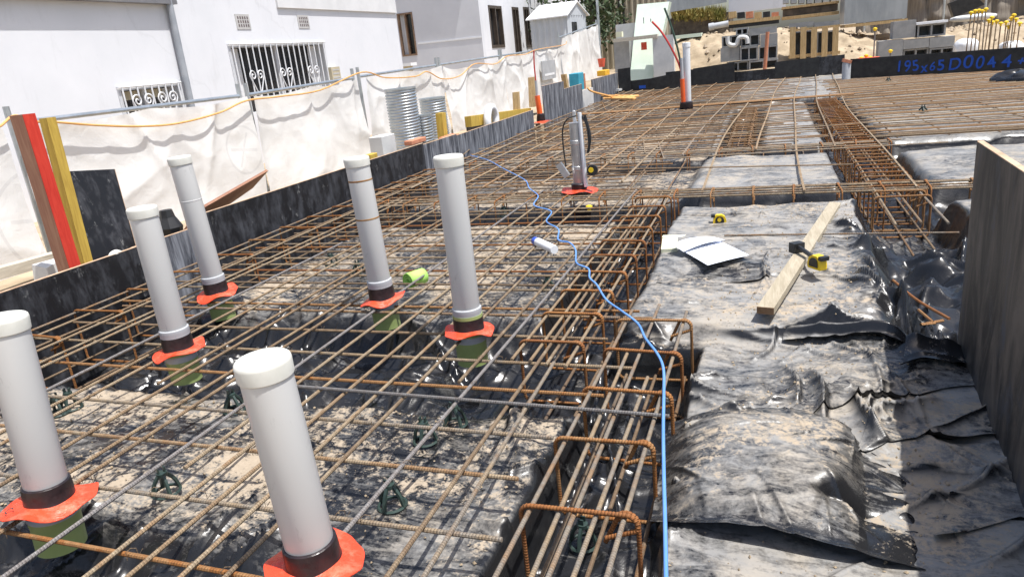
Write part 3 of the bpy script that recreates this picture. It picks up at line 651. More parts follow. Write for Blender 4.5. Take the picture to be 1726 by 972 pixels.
def capped_pipe(base_px, top_px, zf, label, coupling=True, olive_above=False, rings=(), fr=.112, seed=1, mark=False):
    b = onz(*base_px, zf); d = _ray(*top_px); hd = d[:2]; t = (b[:2]@hd)/(hd@hd); top = EYE+d*t
    ax = top-b; H = np.linalg.norm(ax); ax /= H
    T = thing('capped_pipe', label, 'pipe', b, 'capped pipes rising through the near mat')
    q = Vector((0, 0, 1)).rotation_difference(Vector(ax)).to_matrix(); Q = np.array(q)
    def lt(prof, name, mat, par=T, n=40):
        mb = MB().lathe(prof, (0, 0, 0), n); mb.v = [v@Q.T+b for v in mb.v]; return mb.build(name, mat, par, True)
    lt([(.0535, .02), (.055, .024), (.055, H-.02)], 'pipe', 'pvc')
    cap = lt([(.0568, H-.042), (.0585, H-.040), (.0595, H-.010), (.058, H-.003), (.0545, H), (0, H+.0008)], 'cap', 'pvc_cap')
    z = .058
    if coupling: lt([(.0552, .102), (.0605, .098), (.0615, .088), (.0605, .080), (.0605, .060), (.0572, .058)], 'coupling', 'pvc_grey'); z = .066
    if olive_above: lt([(.0600, .072), (.0622, .072), (.0622, .058), (.0595, .058)], 'coupling_band', 'olive'); z = .062
    lt([(.0565, z+.003), (.0608, z), (.0628, z-.02), (.0632, .012), (.066, .004), (.070, .001)], 'tape_band', 'tape')
    mb = flange(MB(), b*0, fr, seed); mb.v = [v@Q.T+b for v in mb.v]; fl = mb.build('flange', 'orange', T, True)
    lt([(.064, -.002), (.067, -.010), (.066, -.055), (.0645, -.060), (.0645, -.145)], 'socket', 'olive')
    lt([(.0662, -.016), (.0678, -.018), (.0675, -.042), (.0660, -.044)], 'socket_band', 'pvc_grey')
    for i, (zz, col) in enumerate(rings): lt([(.0551, zz-.004), (.0556, zz-.003), (.0556, zz+.003), (.0551, zz+.004)], 'stain_ring', col)
    if mark:
        cu = bpy.data.curves.new('flange_mark', 'FONT'); cu.body = 'C'; cu.size = .032; cu.extrude = .0004; o = bpy.data.objects.new('flange_mark', cu); C.objects.link(o)
        dg = bpy.context.evaluated_depsgraph_get(); me = bpy.data.meshes.new_from_object(o.evaluated_get(dg)); bpy.data.objects.remove(o)
        me.materials.clear(); me.materials.append(M['ink']); p = bpy.data.objects.new('flange_mark', me); C.objects.link(p); p.parent = T; p.location = (-.062, -.088, .0135); p.rotation_euler = (R(14), R(-6), R(-25))
    return T, Q, b, H
capped_pipe((530, 946), (441, 603), .028, 'largest grey white capped pipe standing in the bottom foreground', coupling=False, fr=.118, seed=3)
capped_pipe((791, 555), (755, 262), .028, 'capped pipe with olive ring above its tape, right of the others', olive_above=True, seed=5, fr=.108)
capped_pipe((645, 503), (600, 265), .028, 'capped pipe with two brown wire rings beside the lime foam roll', rings=((.585, 'rust_stain'), (.405, 'rust_stain')), seed=8, fr=.108)
capped_pipe((302, 588), (238, 349), .028, 'capped pipe with wide grey coupling standing before the black ply end', seed=12)
capped_pipe((366, 493), (301, 264), .02, 'farthest left capped pipe close to the black formwork', seed=14, rings=((.52, 'pvc'),))
capped_pipe((85, 842), (3, 533), .028, 'capped pipe cut by the left picture edge with lettered orange flange', coupling=False, seed=17, fr=.118, mark=True)

# strapped pipe in the middle distance
b = onz(977, 320, .03); T = thing('strapped_pipe', 'grey metal pipe with black strap and white tube in mid mat', 'pipe', b)
MB().lathe([(.042, 0), (.046, .01), (.046, .52), (.042, .525)], b, 28).build('pipe', 'aluminium', T, True)
tb([b+np.array((.062, -.035, .03)), b+np.array((.05, -.035, .60))], .016, 14).build('tube', 'white', T, True)
for zz in (.16, .36): MB().lathe([(.0462, zz), (.0500, zz+.004), (.0500, zz+.03), (.0462, zz+.034)], b, 24).build('clamp', 'aluminium', T, True)
MB().lathe([(.0, .62), (.014, .61), (.014, .53), (.02, .52), (.05, .5251)], b+np.array((0, 0, .0)), 16).build('spigot', 'aluminium', T, True)
flange(MB(), b, .145, 23).build('flange', 'orange', T, True)
MB().lathe([(.057, .006), (.063, .010), (.064, .05), (.058, .055)], b, 24).build('tape_band', 'tape', T, True)
tb(smooth_path([b+np.array(p) for p in ((.03, -.05, .58), (-.04, -.07, .56), (-.085, -.06, .48), (-.088, -.06, .32), (-.08, -.06, .20))]), .006, 6).build('strap', 'black', T, True)
tb(smooth_path([b+np.array(p) for p in ((.03, -.02, .60), (.10, -.04, .52), (.115, -.05, .36), (.10, -.05, .30), (.125, -.05, .42), (.09, -.03, .58))]), .010, 6).build('cable_loop', 'black', T, True)
bx(b+np.array((-.11, -.05, .17)), (.05, .03, .12), Matrix.Rotation(R(-32), 3, 'Y')).build('tool_pouch', 'aluminium', T)
tt = thing('tape_measure', 'small yellow black tape measure hung on the strapped pipe', 'tape measure', b+np.array((.12, -.05, .14)))
MB().lathe([(0, -.02), (.042, -.02), (.045, 0), (.042, .02), (0, .02)], b+np.array((.125, -.05, .16)), 18, axis=(.2, -1, 0)).build('body', 'black', tt, True)
MB().lathe([(0, -.004), (.02, -.004), (.02, .004), (0, .004)], b+np.array((.12, -.073, .165)), 14, axis=(.2, -1, 0)).build('face', 'yellow', tt, True)

# far white pipe with hoses, far orange conduit
b = onz(1155, 184, 0); T = thing('conduit_stack', 'far white pipe with orange conduit and black taped foot', 'pipe', b)
MB().lathe([(.056, 0), (.058, .01), (.058, .95), (.064, .955), (.064, 1.02), (.05, 1.025)], b+np.array((.035, .06, 0)), 20).build('pipe', 'white', T, True)
tb([b+np.array((-.02, -.04, 0)), b+np.array((-.03, -.04, .48))], .036, 14).build('conduit', 'orange_pipe', T, True)
tb([b+np.array((-.03, -.04, .47)), b+np.array((-.035, -.04, .80))], .024, 12).build('conduit_neck', 'pvc_grey', T, True)
MB().lathe([(.10, 0), (.11, .02), (.10, .11), (.08, .12)], b+np.array((.02, 0, 0)), 18).build('tape_band', 'tape', T, True)
flange(MB(), b, .17, 29).build('flange', 'tape', T, True)
for nm, mt, pts in (('hose', 'red', ((1150, 128), (1143, 105), (1128, 75), (1113, 52), (1099, 37))), ('hose', 'green', ((1149, 120), (1144, 90), (1136, 60), (1128, 35), (1120, 14)))):
    tb(smooth_path([ony(p[0], p[1], b[1]) for p in pts]), .016, 8).build(nm, mt, T, True)
b = onz(912, 204, 0); b = b*.975+EYE*.025; b[2] = 0.02
T = thing('conduit_stack', 'slim orange conduit with red cable beside the tall washed formwork', 'conduit', b)
tb([b, b+np.array((-.03, 0, .42))], .045, 14).build('conduit', 'orange_pipe', T, True)
tb([b+np.array((-.03, 0, .40)), b+np.array((-.03, 0, .66))], .022, 10).build('conduit_neck', 'pvc_grey', T, True)
tb(smooth_path([b+np.array(p) for p in ((-.03, 0, .6), (-.035, 0, .9), (-.02, 0, 1.13))]), .012, 6).build('cable', 'red', T, True)
MB().lathe([(.07, 0), (.075, .02), (.06, .12), (.046, .13)], b, 16).build('tape_band', 'tape', T, True)
flange(MB(), b+np.array((.03, -.02, 0)), .15, 31).build('flange', 'orange', T, True)

# ------------------------------------------------------------------ formwork boards
def board(name, a, bb, z0, z1, mat, label, cat='formwork', th=.018, edge=True, lean=0.0, away=-1):
    a = np.array(a, float); bb = np.array(bb, float); d = bb-a; d /= np.linalg.norm(d); nrm = np.array([-d[1], d[0]])*away
    ln = nrm*lean
    P = [(*(a), z0), (*(bb), z0), (*(bb+nrm*th), z0), (*(a+nrm*th), z0), (*(a+ln), z1), (*(bb+ln), z1), (*(bb+nrm*th+ln), z1), (*(a+nrm*th+ln), z1)]
    T = thing(name, label, cat, (*((a+bb)/2), z0)); MB().hexa(P).build('face', mat, T)
    if edge:
        Q = [(*(a+ln-nrm*.0), z1+.0005), (*(bb+ln), z1+.0005), (*(bb+nrm*th+ln), z1+.0005), (*(a+nrm*th+ln), z1+.0005)]
        MB().hexa(Q+[(q[0], q[1], q[2]+.003) for q in Q]).build('top_edge', 'ply_edge', T)
    return T
board('formwork_board', (-3.605, .9), (-3.585, 3.235), -.40, .225, 'ply', 'scuffed black formwork board nearest the left edge', away=1)
board('formwork_board', (-3.66, 3.22), (-3.64, 3.72), -.40, .21, 'ply_grey', 'short scuffed grey formwork piece behind the farthest left pipe', away=1)
board('formwork_board', (-3.63, 3.70), (-3.60, 7.22), -.40, .283, 'ply', 'long black formwork board behind the two ringed and olive pipes', away=1)
board('formwork_board', (-3.62, 7.23), (-3.60, 8.15), -.40, .262, 'ply_grey', 'grey washed formwork board right of the long black one', away=1)
board('formwork_board', (-3.60, 8.16), (-3.60, 11.3), -.40, .245, 'ply_grey', 'pale washed formwork board with blue drips under the yellow timber', away=1)
board('formwork_board', (-3.62, 12.0), (-3.60, 13.3), -.40, .57, 'ply_grey', 'tall dark streaked formwork panel beside the slim orange conduit', away=1)
board('formwork_board', (-3.60, 13.31), (-3.60, 14.7), -.40, .43, 'ply_grey', 'formwork panel below the teal tub', away=1)
board('formwork_board', (-3.60, 14.71), (-3.58, 15.6), -.40, .30, 'concrete_l', 'pale low formwork panel where the orange cord spills in', away=1, edge=False)
board('formwork_board', (-3.60, 15.61), (-3.56, 18.3), -.40, .46, 'ply_grey', 'last washed formwork panel in the far left corner', away=1)
# standing board at right
sb = board('standing_board', (.655, 2.80), (.575, .70), -.30, .655, 'ply_brown', 'tall worn brown black board standing at the right edge', 'board', th=.019, away=1)
# far end boards: sighted spans at the far slab edge
FY = 18.3
def farboard(u0, u1, vt0, vt1, vb, mat, label, y=FY, z0=None):
    a = ony(u0, vt0, y); b2 = ony(u1, vt1, y); zb = -.3
    T = thing('formwork_board', label, 'formwork', ((a[0]+b2[0])/2, y, zb))
    MB().hexa([(a[0], y, zb), (b2[0], y, zb), (b2[0], y+.02, zb), (a[0], y+.02, zb), (a[0], y, a[2]), (b2[0], y, b2[2]), (b2[0], y+.02, b2[2]), (a[0], y+.02, a[2])]).build('face', mat, T); return T, a, b2
farboard(1041, 1062, 117, 114, 152, 'black', 'small tilted black board at the far left slab corner', FY-.1)
T, a, b2 = farboard(1058, 1100, 137, 132, 152, 'black', 'low black board with blue paint under the foam slab')
bx(((a[0]+b2[0])/2+.05, FY-.004, .07), (.16, .003, .07)).build('paint_smear', 'bluepaint', T)
farboard(1098, 1150, 132, 121, 152, 'black', 'black board in front of the pale concrete panel', FY-.25)
farboard(1122, 1170, 122, 117, 142, 'black', 'black board just right of the far white pipe', FY+.05)
farboard(1168, 1238, 116, 105, 140, 'black', 'tallest far black board before the sand bank', FY-.12)
farboard(1236, 1310, 122, 115, 132, 'ply', 'grey black far board below the nearest block stack', FY+.1)
farboard(1306, 1381, 105, 96, 132, 'black', 'far black board with pale top edge under the upright pallet', FY-.1)
T, a, b2 = farboard(1379, 1424, 97, 92, 132, 'ply', 'scuffed far board beside the pale stub post', FY+.02)
# lettered board
A = onz(1432, 133, 0); B = onz(1760, 116.5, 0); d = (B-A)/np.linalg.norm(B-A)
T = thing('lettered_board', 'long black far board with blue sprayed numbers', 'formwork', (A+B)/2)
nrm = np.array((-d[1], d[0], 0)); hh = .375
P = [A-[0, 0, .3], B-[0, 0, .3], B+nrm*.02-[0, 0, .3], A+nrm*.02-[0, 0, .3], A+[0, 0, hh], B+[0, 0, hh], B+nrm*.02+[0, 0, hh], A+nrm*.02+[0, 0, hh]]
MB().hexa(P).build('face', 'black', T)
def lettering(txt, u, v, size, step):
    r = random.Random(len(txt)*7+int(u))
    dd = _ray(u, v); t = ((A-EYE)@nrm)/(dd@nrm); q0 = EYE+dd*t - nrm*.004 - (A+B)/2
    for i, ch in enumerate(txt):
        cu = bpy.data.curves.new('letter', 'FONT'); cu.body = ch; cu.size = size*r.uniform(.9, 1.12); cu.extrude = .001; cu.shear = r.uniform(-.05, .22); cu.offset = r.uniform(.001, .005)
        o = bpy.data.objects.new('letter', cu); C.objects.link(o); dg = bpy.context.evaluated_depsgraph_get(); me = bpy.data.meshes.new_from_object(o.evaluated_get(dg)); bpy.data.objects.remove(o)
        me.materials.clear(); me.materials.append(M['bluepaint']); p = bpy.data.objects.new('letter', me); C.objects.link(p); p.parent = T
        p.location = q0+d*step*i+np.array((0, 0, r.uniform(-.018, .018))); p.rotation_euler = (R(90), r.uniform(-.16, .10), math.atan2(d[1], d[0])); p.scale = (r.uniform(.85, 1.1), 1, 1)
lettering('195', 1508, 123, .29, .155); lettering('x65', 1552, 121.5, .24, .135); lettering('D', 1597, 118, .32, .2); lettering('0044', 1621, 116.5, .29, .20); lettering('+', 1712, 110, .2, .1)
b = onz(1426, 134, 0); T = thing('stub_post', 'pale grey stub post with torn orange top at the far slab corner', 'post', b)
MB().lathe([(.08, -.2), (.08, .30), (.07, .33)], b, 16).build('post', 'pvc_grey', T, True); bx(b+np.array((.0, -.02, .35)), (.17, .12, .06), Matrix.Rotation(.3, 3, 'Y')).build('torn_top', 'brick', T)
p = onz(1718, 135, 0); T = thing('plastic_bundle', 'crumpled black plastic bundle on the far right mat', 'bundle', p)
th = np.linspace(0, 2*math.pi, 28); ph = np.linspace(0, math.pi/2, 12); TH, PH = np.meshgrid(th, ph)
rr = 1+.25*fbm(np.cos(TH)*2+PH, np.sin(TH)*2+PH, .8, 3, 3)+.2*np.sin(TH*3)
o = grid(np.cos(TH)*np.sin(PH)*.34*rr, np.sin(TH)*np.sin(PH)*.3*rr, np.cos(PH)*.13*rr, 'folds', 'film', {'dust': TH*0, 'haze_dust': TH*0}); o.parent = T

# ------------------------------------------------------------------ things on the mat and the pads
P = [onz(u, v, .022) for u, v in ((793, 262), (822, 270), (850, 285), (884, 303), (892, 317), (907, 330), (900, 346), (929, 356), (921, 373), (941, 386), (941, 404), (960, 409), (970, 421), (972, 443), (992, 453), (994, 468), (1006, 480), (1022, 505), (1048, 524), (1075, 545), (1088, 570), (1108, 596), (1118, 620))]+[onz(u, v, z) for u, v, z in ((1119, 660, .03), (1118, 720, .035), (1119, 800, .04), (1121, 880, .045), (1123, 990, .05))]
T = tag(tb(smooth_path(P, 7), .0049, 10).build('blue_hose', 'blue', None, True, origin=P[-1]), 'thin bright blue hose snaking over mat and near cage', 'hose')
# plank
def plankbox(a, b2, wd, th):
    a = np.array(a); b2 = np.array(b2); d = b2-a; L = np.linalg.norm(d); d /= L; s = np.cross(d, (0, 0, 1)); s /= np.linalg.norm(s); n = np.cross(s, d)
    return a, b2, d, s, n, L
ZP = .0
a = onz(1290, 529, -.018); b2 = onz(1408, 348, -.018); a, b2, d, s, n, L = plankbox(a, b2, .09, .045)
T = thing('timber_plank', 'long pale sawn plank lying diagonally across the dusty pads', 'plank', a)
def prism(a, b2, s, n, wd, th): return MB().hexa([a-s*wd/2, a+s*wd/2, b2+s*wd/2, b2-s*wd/2, a-s*wd/2+n*th, a+s*wd/2+n*th, b2+s*wd/2+n*th, b2-s*wd/2+n*th])
prism(a, b2, s, n, .068, .030).build('plank_body', 'plank', T); prism(a-d*.003, a, s, n, .0675, .0295).build('sawn_end', 'wood_end', T)
# tape on plank
def tape(loc, rz, label, sc=1.0, blade=None):
    loc = np.array(loc); T = thing('tape_measure', label, 'tape measure', loc); m = Matrix.Rotation(rz, 3, 'Z'); Q = np.array(m)
    def loc3(V): return V@Q.T*sc+loc
    prof = [(-.036, 0), (.034, 0), (.038, .006), (.038, .022), (.030, .045), (.012, .056), (-.018, .056), (-.033, .044), (-.038, .02), (-.038, .006)]
    k2 = len(prof)
    def ext(prof, y0, y1, inset=0):
        V = [(x, y0, z) for x, z in prof]+[(x, y1, z) for x, z in prof]; F = [tuple(range(k2)), tuple(range(2*k2-1, k2-1, -1))]+[(i, i+k2, (i+1) % k2+k2, (i+1) % k2) for i in range(k2)]
        return MB().add(loc3(np.array(V)), F)
    ext(prof, -.017, .017).build('case', 'yellow', T)
    ext([(x*.66, .028+(z-.028)*.66) for x, z in prof], -.0205, -.0172).build('grip', 'black', T); ext([(x*.66, .028+(z-.028)*.66) for x, z in prof], .0172, .0205).build('grip', 'black', T)
    MB().lathe([(0, 0), (.012, 0), (.012, .002), (0, .002)], loc3(np.array([[-.002, -.0206, .028]]))[0], 18, axis=tuple(Q@np.array((0, -1, 0)))).build('badge', 'yellow', T)
    MB().box((0, 0, 0), (.012, .034, .02)).v; mb = MB().box((-.037, 0, .05), (.022, .036, .016)); mb.v = [loc3(v) for v in mb.v]; mb.build('lock_button', 'black', T)
    return T
q = onz(1377, 452, .005); tape(q+np.array((0, 0, 0)), 2.2, 'yellow tape measure clipped against the diagonal plank', 1.15)
cl = thing('clamp', 'black plastic bar clamp gripping the middle of the plank', 'clamp', onz(1358, 430, .02))
c1, c2 = onz(1343, 414, .045), onz(1378, 438, .035)
tb([c1, c2], .011, 6).build('bar', 'black', cl); bx(c1+np.array((0, 0, -.008)), (.06, .045, .05), Matrix.Rotation(.6, 3, 'Z')).build('jaw', 'black', cl)
q = onz(1213, 377, -.03); tape(q, .1, 'yellow black tape measure lying beyond the plan papers', 1.05)
# plans and foam
def sheet(pts, z, label, sag=.003, lines=True):
    p = [onz(u, v, z) for u, v in pts]; u = np.linspace(0, 1, 22); U, V = np.meshgrid(u, u)
    W = [np.outer((1-V).ravel()*(1-U).ravel(), p[0])+np.outer((1-V).ravel()*U.ravel(), p[1])+np.outer(V.ravel()*U.ravel(), p[2])+np.outer(V.ravel()*(1-U).ravel(), p[3])][0]
    X, Y, Z = [W[:, i].reshape(U.shape) for i in range(3)]; Z = Z+sag*(np.sin(U*3.3)*.6+np.sin(V*2.6+.6)*.7)+.004*U*V
    T = thing('plan_sheet', label, 'paper', (X.mean(), Y.mean(), z)); o = grid(X-X.mean(), Y-Y.mean(), Z-z, 'page', 'paper'); o.parent = T
    if lines:
        mb = MB()
        for k3 in range(9):
            j = 2+2*k3; x0, x1 = 2+(k3*5 % 4), 19-(k3*5 % 8)
            mb.tube([np.array((X[j, i], Y[j, i], Z[j, i]+.0012)) for i in range(x0, x1)], .0008, 4)
        for k3 in range(8):
            i = 2+2*k3; y0, y1 = 2+(k3*3 % 5), 19-(k3*7 % 9)
            mb.tube([np.array((X[j, i], Y[j, i], Z[j, i]+.0012)) for j in range(y0, y1)], .0007, 4)
        mb.build('drawn_lines', 'pvc_grey', T)
    return T
sheet([(1147, 421), (1208, 404), (1263, 431), (1193, 447)], .004, 'large white drawing sheet lying open on the dusty pad')
sheet([(1128, 417), (1180, 401), (1222, 405), (1152, 424)], .016, 'curled bluish drawing sheet tucked behind the open one', .02, False)
T = thing('foam_packer', 'cream foam packer blocks at the pad edge beside the papers', 'foam', onz(1130, 415, -.05))
a = onz(1137, 399, -.02); bx(a+np.array((0, 0, -.02)), (.14, .05, .05)).build('block', 'foam_y', T)
hexp = [onz(u, v, -.14) for u, v in ((1117, 455), (1140, 440), (1142, 412), (1118, 412))]; bx(onz(1129, 424, -.05), (.085, .24, .10), Matrix.Rotation(.1, 3, 'Z')).build('block', 'foam_y', T)
# lime foam roll
b = onz(690, 489, -.06); T = thing('foam_roll', 'small bright lime green foam roll beside an orange flange', 'foam roll', b)
ax = np.array((.42, .9, 0)); ax /= np.linalg.norm(ax); sd = np.array((ax[1], -ax[0], 0)); mb = MB(); P = []
for t in np.linspace(0, 5.2*math.pi, 90): rr = .013+.0019*t; P.append(sd*rr*math.cos(t)+np.array((0, 0, rr*math.sin(t))))
P = np.array(P); c0 = b+np.array((0, 0, .05)); V = np.concatenate([c0+P, c0+P+ax*.11]); n = len(P)
mb.add(V, [(i, i+1, n+i+1, n+i) for i in range(n-1)]); o = mb.build('rolled_sheet', 'lime', T, 'all'); sm = o.modifiers.new('thick', 'SOLIDIFY'); sm.thickness = .0045
# spray marker bottle
p1, p2 = onz(901, 408, .02), onz(929, 421, .02); T = thing('spray_can', 'white spray can with blue cap lying on the mat bars', 'spray can', p1); dv = (p2-p1); Lc = np.linalg.norm(dv); dv = dv/Lc
MB().lathe([(.012, .0), (.025, .004), (.026, .02), (.026, Lc-.012), (.024, Lc), (0, Lc)], p1+dv*.045+np.array((0, 0, .01)), 20, axis=dv).build('can', 'white', T, True)
MB().lathe([(0, -.0), (.022, 0), (.0245, .006), (.025, .05)], p1+np.array((0, 0, .01)), 20, axis=dv).build('cap', 'bluecap', T, True)
# bar chairs
def bar_chair(p, label, sc=1.0, rz=0):
    T = thing('bar_chair', label, 'bar chair', p, 'plastic bar chairs under the mats'); p = np.array(p)
    def ringp(r, z, n=18): return [p+sc*np.array((r*math.cos(t), r*math.sin(t), z)) for t in np.linspace(0, 2*math.pi, n+1)]
    tb(ringp(.052, .006), .0065*sc, 5, cap=False).build('base_ring', 'chair', T, True)
    for i in range(4):
        a = rz+i*math.pi/2; e = np.array((math.cos(a), math.sin(a), 0))
        tb(smooth_path([p+sc*(e*.052+np.array((0, 0, .006))), p+sc*(e*.040+np.array((0, 0, .05))), p+sc*(e*.016+np.array((0, 0, .085)))], 4), .0085*sc, 5).build('leg', 'chair', T, True)
    MB().lathe([(.018*sc, .078*sc), (.022*sc, .082*sc), (.022*sc, .096*sc), (.012*sc, .098*sc)], p, 12).build('seat', 'chair', T, True)
    for sg in (-1, 1): bx(p+sc*np.array((sg*.012*math.cos(rz), sg*.012*math.sin(rz), .107)), (.006*sc, .02*sc, .024*sc), Matrix.Rotation(rz, 3, 'Z')).build('clip', 'chair', T)
for (u, v, z, lab) in ((718, 752, -.12, 'dark green bar chair on the sandy pad under the middle of the near mat'), (662, 860, -.12, 'dark green bar chair between the foreground pipe and the near cage'), (282, 838, -.12, 'dark green bar chair between the lettered flange and the largest pipe'),
                    (100, 705, -.12, 'dark green bar chair just right of the pipe at the left edge'), (122, 696, -.12, 'second dark green bar chair paired behind the one by the left pipe'), (768, 724, -.12, 'dark green bar chair half behind a bar, right of the middle one'),
                    (984, 925, -.31, 'bar chair deep inside the nearest stirrup cage'), (396, 700, -.12, 'bar chair lying left of the largest pipe cap'), (605, 470, -.13, 'bar chair left of the ringed pipe'), (850, 372, -.13, 'bar chair under the mat before the strapped pipe'),
                    (560, 455, -.13, 'bar chair on the far sand pad by the formwork'), (925, 500, -.15, 'bar chair at the left side of the long cage')):
    bar_chair(onz(u, v-8, z), lab, .78 if v > 600 else .8, random.uniform(0, 1.5))
for (u, v, lab) in ((1497, 143, 'dark bar chair cluster nearest the lettered board on the rusty mat'), (1555, 196, 'dark bar chair in the middle of the rusty right mat'), (1335, 130, 'pale bar chair standing at the far mat edge')):
    bar_chair(onz(u, v, -.06), lab, 1.15)
for (u, v, z, lab) in ((1245, 268, -.05, 'yellow bar cap below the second cross beam'), (993, 350, -.02, 'lime yellow bar cap under the first cross beam')):
    q = onz(u, v, z); T = thing('bar_marker', lab, 'bar cap', q); MB().lathe([(.014, -.03), (.014, 0), (.025, .003), (.025, .012), (.014, .019), (0, .02)], q, 14).build('cap', 'yellow', T, True)

# ------------------------------------------------------------------ left side: posts, ply, timbers, culvert tubes
def post(u0, v0, u1, v1, x, wd, th, mat, label, side=None, name='timber_post', nm='post_body'):
    a = onx(u0, v0, x); b2 = onx(u1, v1, x); T = thing(name, label, 'post', b2)
    ax = a-b2; n1 = np.array((1., 0, 0)); y = np.array((0, 1., 0))
    P = lambda o, s1, s2: [b2+y*s1[0]+n1*s2[0], b2+y*s1[1]+n1*s2[0], b2+y*s1[1]+n1*s2[1], b2+y*s1[0]+n1*s2[1], a+y*s1[0]+n1*s2[0], a+y*s1[1]+n1*s2[0], a+y*s1[1]+n1*s2[1], a+y*s1[0]+n1*s2[1]]
    MB().hexa(P(0, (-wd/2, wd/2), (-th, 0))).build(nm, mat, T)
    if side: MB().hexa(P(0, (-wd/2-.001, wd/2-.001), (.0005, .004))).build('painted_face', side, T)
    return T
post(48, 192, 133, 470, -3.83, .075, .10, 'timber_bare', 'red painted timber post rising behind the near formwork', 'timber_red')
post(86, 198, 152, 450, -3.90, .060, .06, 'timber_y', 'yellow timber post standing against the red one')
# black ply sheet
def quad_panel(pts, thick, mat, name, label, cat, edge=None, side=(-1, 0, 0)):
    p = [np.array(q) for q in pts]; nn = np.cross(p[1]-p[0], p[3]-p[0]); nn /= np.linalg.norm(nn); s = nn*np.sign(nn@np.array(side))
    T = thing(name, label, cat, (p[0]+p[1])/2); MB().hexa([p[0], p[1], p[1]+s*thick, p[0]+s*thick, p[3], p[2], p[2]+s*thick, p[3]+s*thick]).build('panel', mat, T)
    if edge:
        e = (p[2]-p[1]); MB().hexa([p[1]+s*-.001, p[1]+(p[1]-p[0])/np.linalg.norm(p[1]-p[0])*.004, p[1]+s*(thick+.001), p[1]+s*(thick+.001)-(p[1]-p[0])*.0005, p[2]+s*-.001, p[2]+(p[2]-p[3])/np.linalg.norm(p[2]-p[3])*.004, p[2]+s*(thick+.001), p[2]+s*(thick+.001)-(p[2]-p[3])*.0005]).build('edge', edge, T)
    return T
quad_panel([onx(150, 470, -4.0), onx(236, 440, -4.0), onx(193, 285, -4.15), onx(110, 289, -4.15)], .02, 'ply', 'ply_sheet', 'black ply sheet leaning behind the yellow post', 'plywood', 'ply_edge')
quad_panel([onx(300, 405, -3.95), onx(425, 318, -3.95), onx(452, 288, -3.72), onx(346, 349, -3.72)], .018, 'timber_bare', 'ply_sheet', 'brown ply sheet tilted over the top of the long black formwork', 'plywood', 'ply_edge')
q = onx(285, 378, -3.85); T = thing('saddle_cap', 'black moulded cap wedged behind the formwork gap', 'cap', q)
MB().lathe([(.07, -.09), (.085, -.02), (.05, .05), (.04, .10), (0, .102)], q, 8).build('shell', 'black', T)
q = onx(195, 428, -3.60); T = thing('putty_lump', 'small cream smear of mortar on the near formwork top', 'mortar', q)
th = np.linspace(0, 2*math.pi, 20); ph = np.linspace(0, math.pi/2, 7); TH, PH = np.meshgrid(th, ph)
o = grid(np.cos(TH)*np.sin(PH)*.014, np.sin(TH)*np.sin(PH)*.05, np.cos(PH)*.02*(1+.3*np.sin(TH*3)), 'lump', 'pvc_cap'); o.parent = T
def beam(u0, v0, u1, v1, x, h, dpt, mat, label, name='timber_rail', cat='timber'):
    a = onx(u0, v0, x); b2 = onx(u1, v1, x); T = thing(name, label, cat, (a+b2)/2); x_ = np.array((1., 0, 0)); z_ = np.array((0, 0, 1.))
    MB().hexa([a-z_*h-x_*dpt, b2-z_*h-x_*dpt, b2-z_*h, a-z_*h, a-x_*dpt, b2-x_*dpt, b2, a]).build('rail_body', mat, T); return T
beam(-40, 463, 102, 424, -4.55, .07, .09, 'timber_grey', 'bleached timber rail under the fence cloth at left edge')
q = onx(90, 455, -4.2); T = thing('rubble_block', 'broken grey concrete block behind the near formwork', 'block', q+np.array((0, 0, -.12)))
MB().hexa([q+np.array(p) for p in ((-.08, -.10, -.14), (.08, -.10, -.14), (.08, .10, -.14), (-.08, .10, -.14), (-.06, -.08, .06), (.07, -.09, .04), (.06, .09, .075), (-.07, .1, .05))]).build('block', 'concrete_l', T)
# culvert tubes
def culvert(u, vtop, x, rad, label, zb=-.05):
    top = onx(u, vtop, x); h = top[2]; prof = []
    nr = int((h-zb)/.034)
    for i in range(nr*4+1): z = zb+(h-zb)*i/(nr*4); prof.append((rad*(1+.045*math.sin(i*math.pi/2)), z))
    T = thing('corrugated_tube', label, 'steel tube', (top[0], top[1], zb), 'galvanised culvert tubes')
    c = np.array((top[0], top[1], 0)); n = 36; mb = MB(); a = np.arange(n)*2*math.pi/n; V = np.concatenate([np.stack([c[0]+r*np.cos(a), c[1]+r*np.sin(a), np.full(n, z)+.012*np.sin(a)], 1) for r, z in prof])
    F = [(i*n+j, i*n+(j+1) % n, (i+1)*n+(j+1) % n, (i+1)*n+j) for i in range(len(prof)-1) for j in range(n)]; mb.add(V, F); mb.build('tube', 'galv', T, 'all')
    MB().lathe([(rad*1.0, h-.012), (rad*1.05, h-.010), (rad*1.05, h+.012), (rad*.96, h+.012), (rad*.96, h-.3)], c, n).build('rim', 'galv', T, True)
culvert(674, 150, -4.22, .185, 'tallest galvanised corrugated tube behind the black formwork'); culvert(728, 166, -4.35, .175, 'second corrugated tube behind the upright yellow timber'); culvert(712, 195, -4.12, .11, 'smallest corrugated tube between the two wide ones')
def block_at(u, v, x, d, mat, name, label, cat, rz=0):
    q = onx(u, v, x); T = thing(name, label, cat, q-np.array((0, 0, d[2]/2))); mb = MB().box(q, d, Matrix.Rotation(rz, 3, 'Z')); o = mb.build('body', mat, T); bv = o.modifiers.new('b', 'BEVEL'); bv.width = .006; return T
block_at(646, 247, -4.0, (.16, .30, .24), 'concrete_l', 'concrete_block', 'pale grey block on edge before the tall tube', 'block')
block_at(626, 264, -3.82, (.07, .14, .06), 'timber_y', 'timber_offcut', 'yellow timber offcut lying by the ringed pipe top', 'timber')
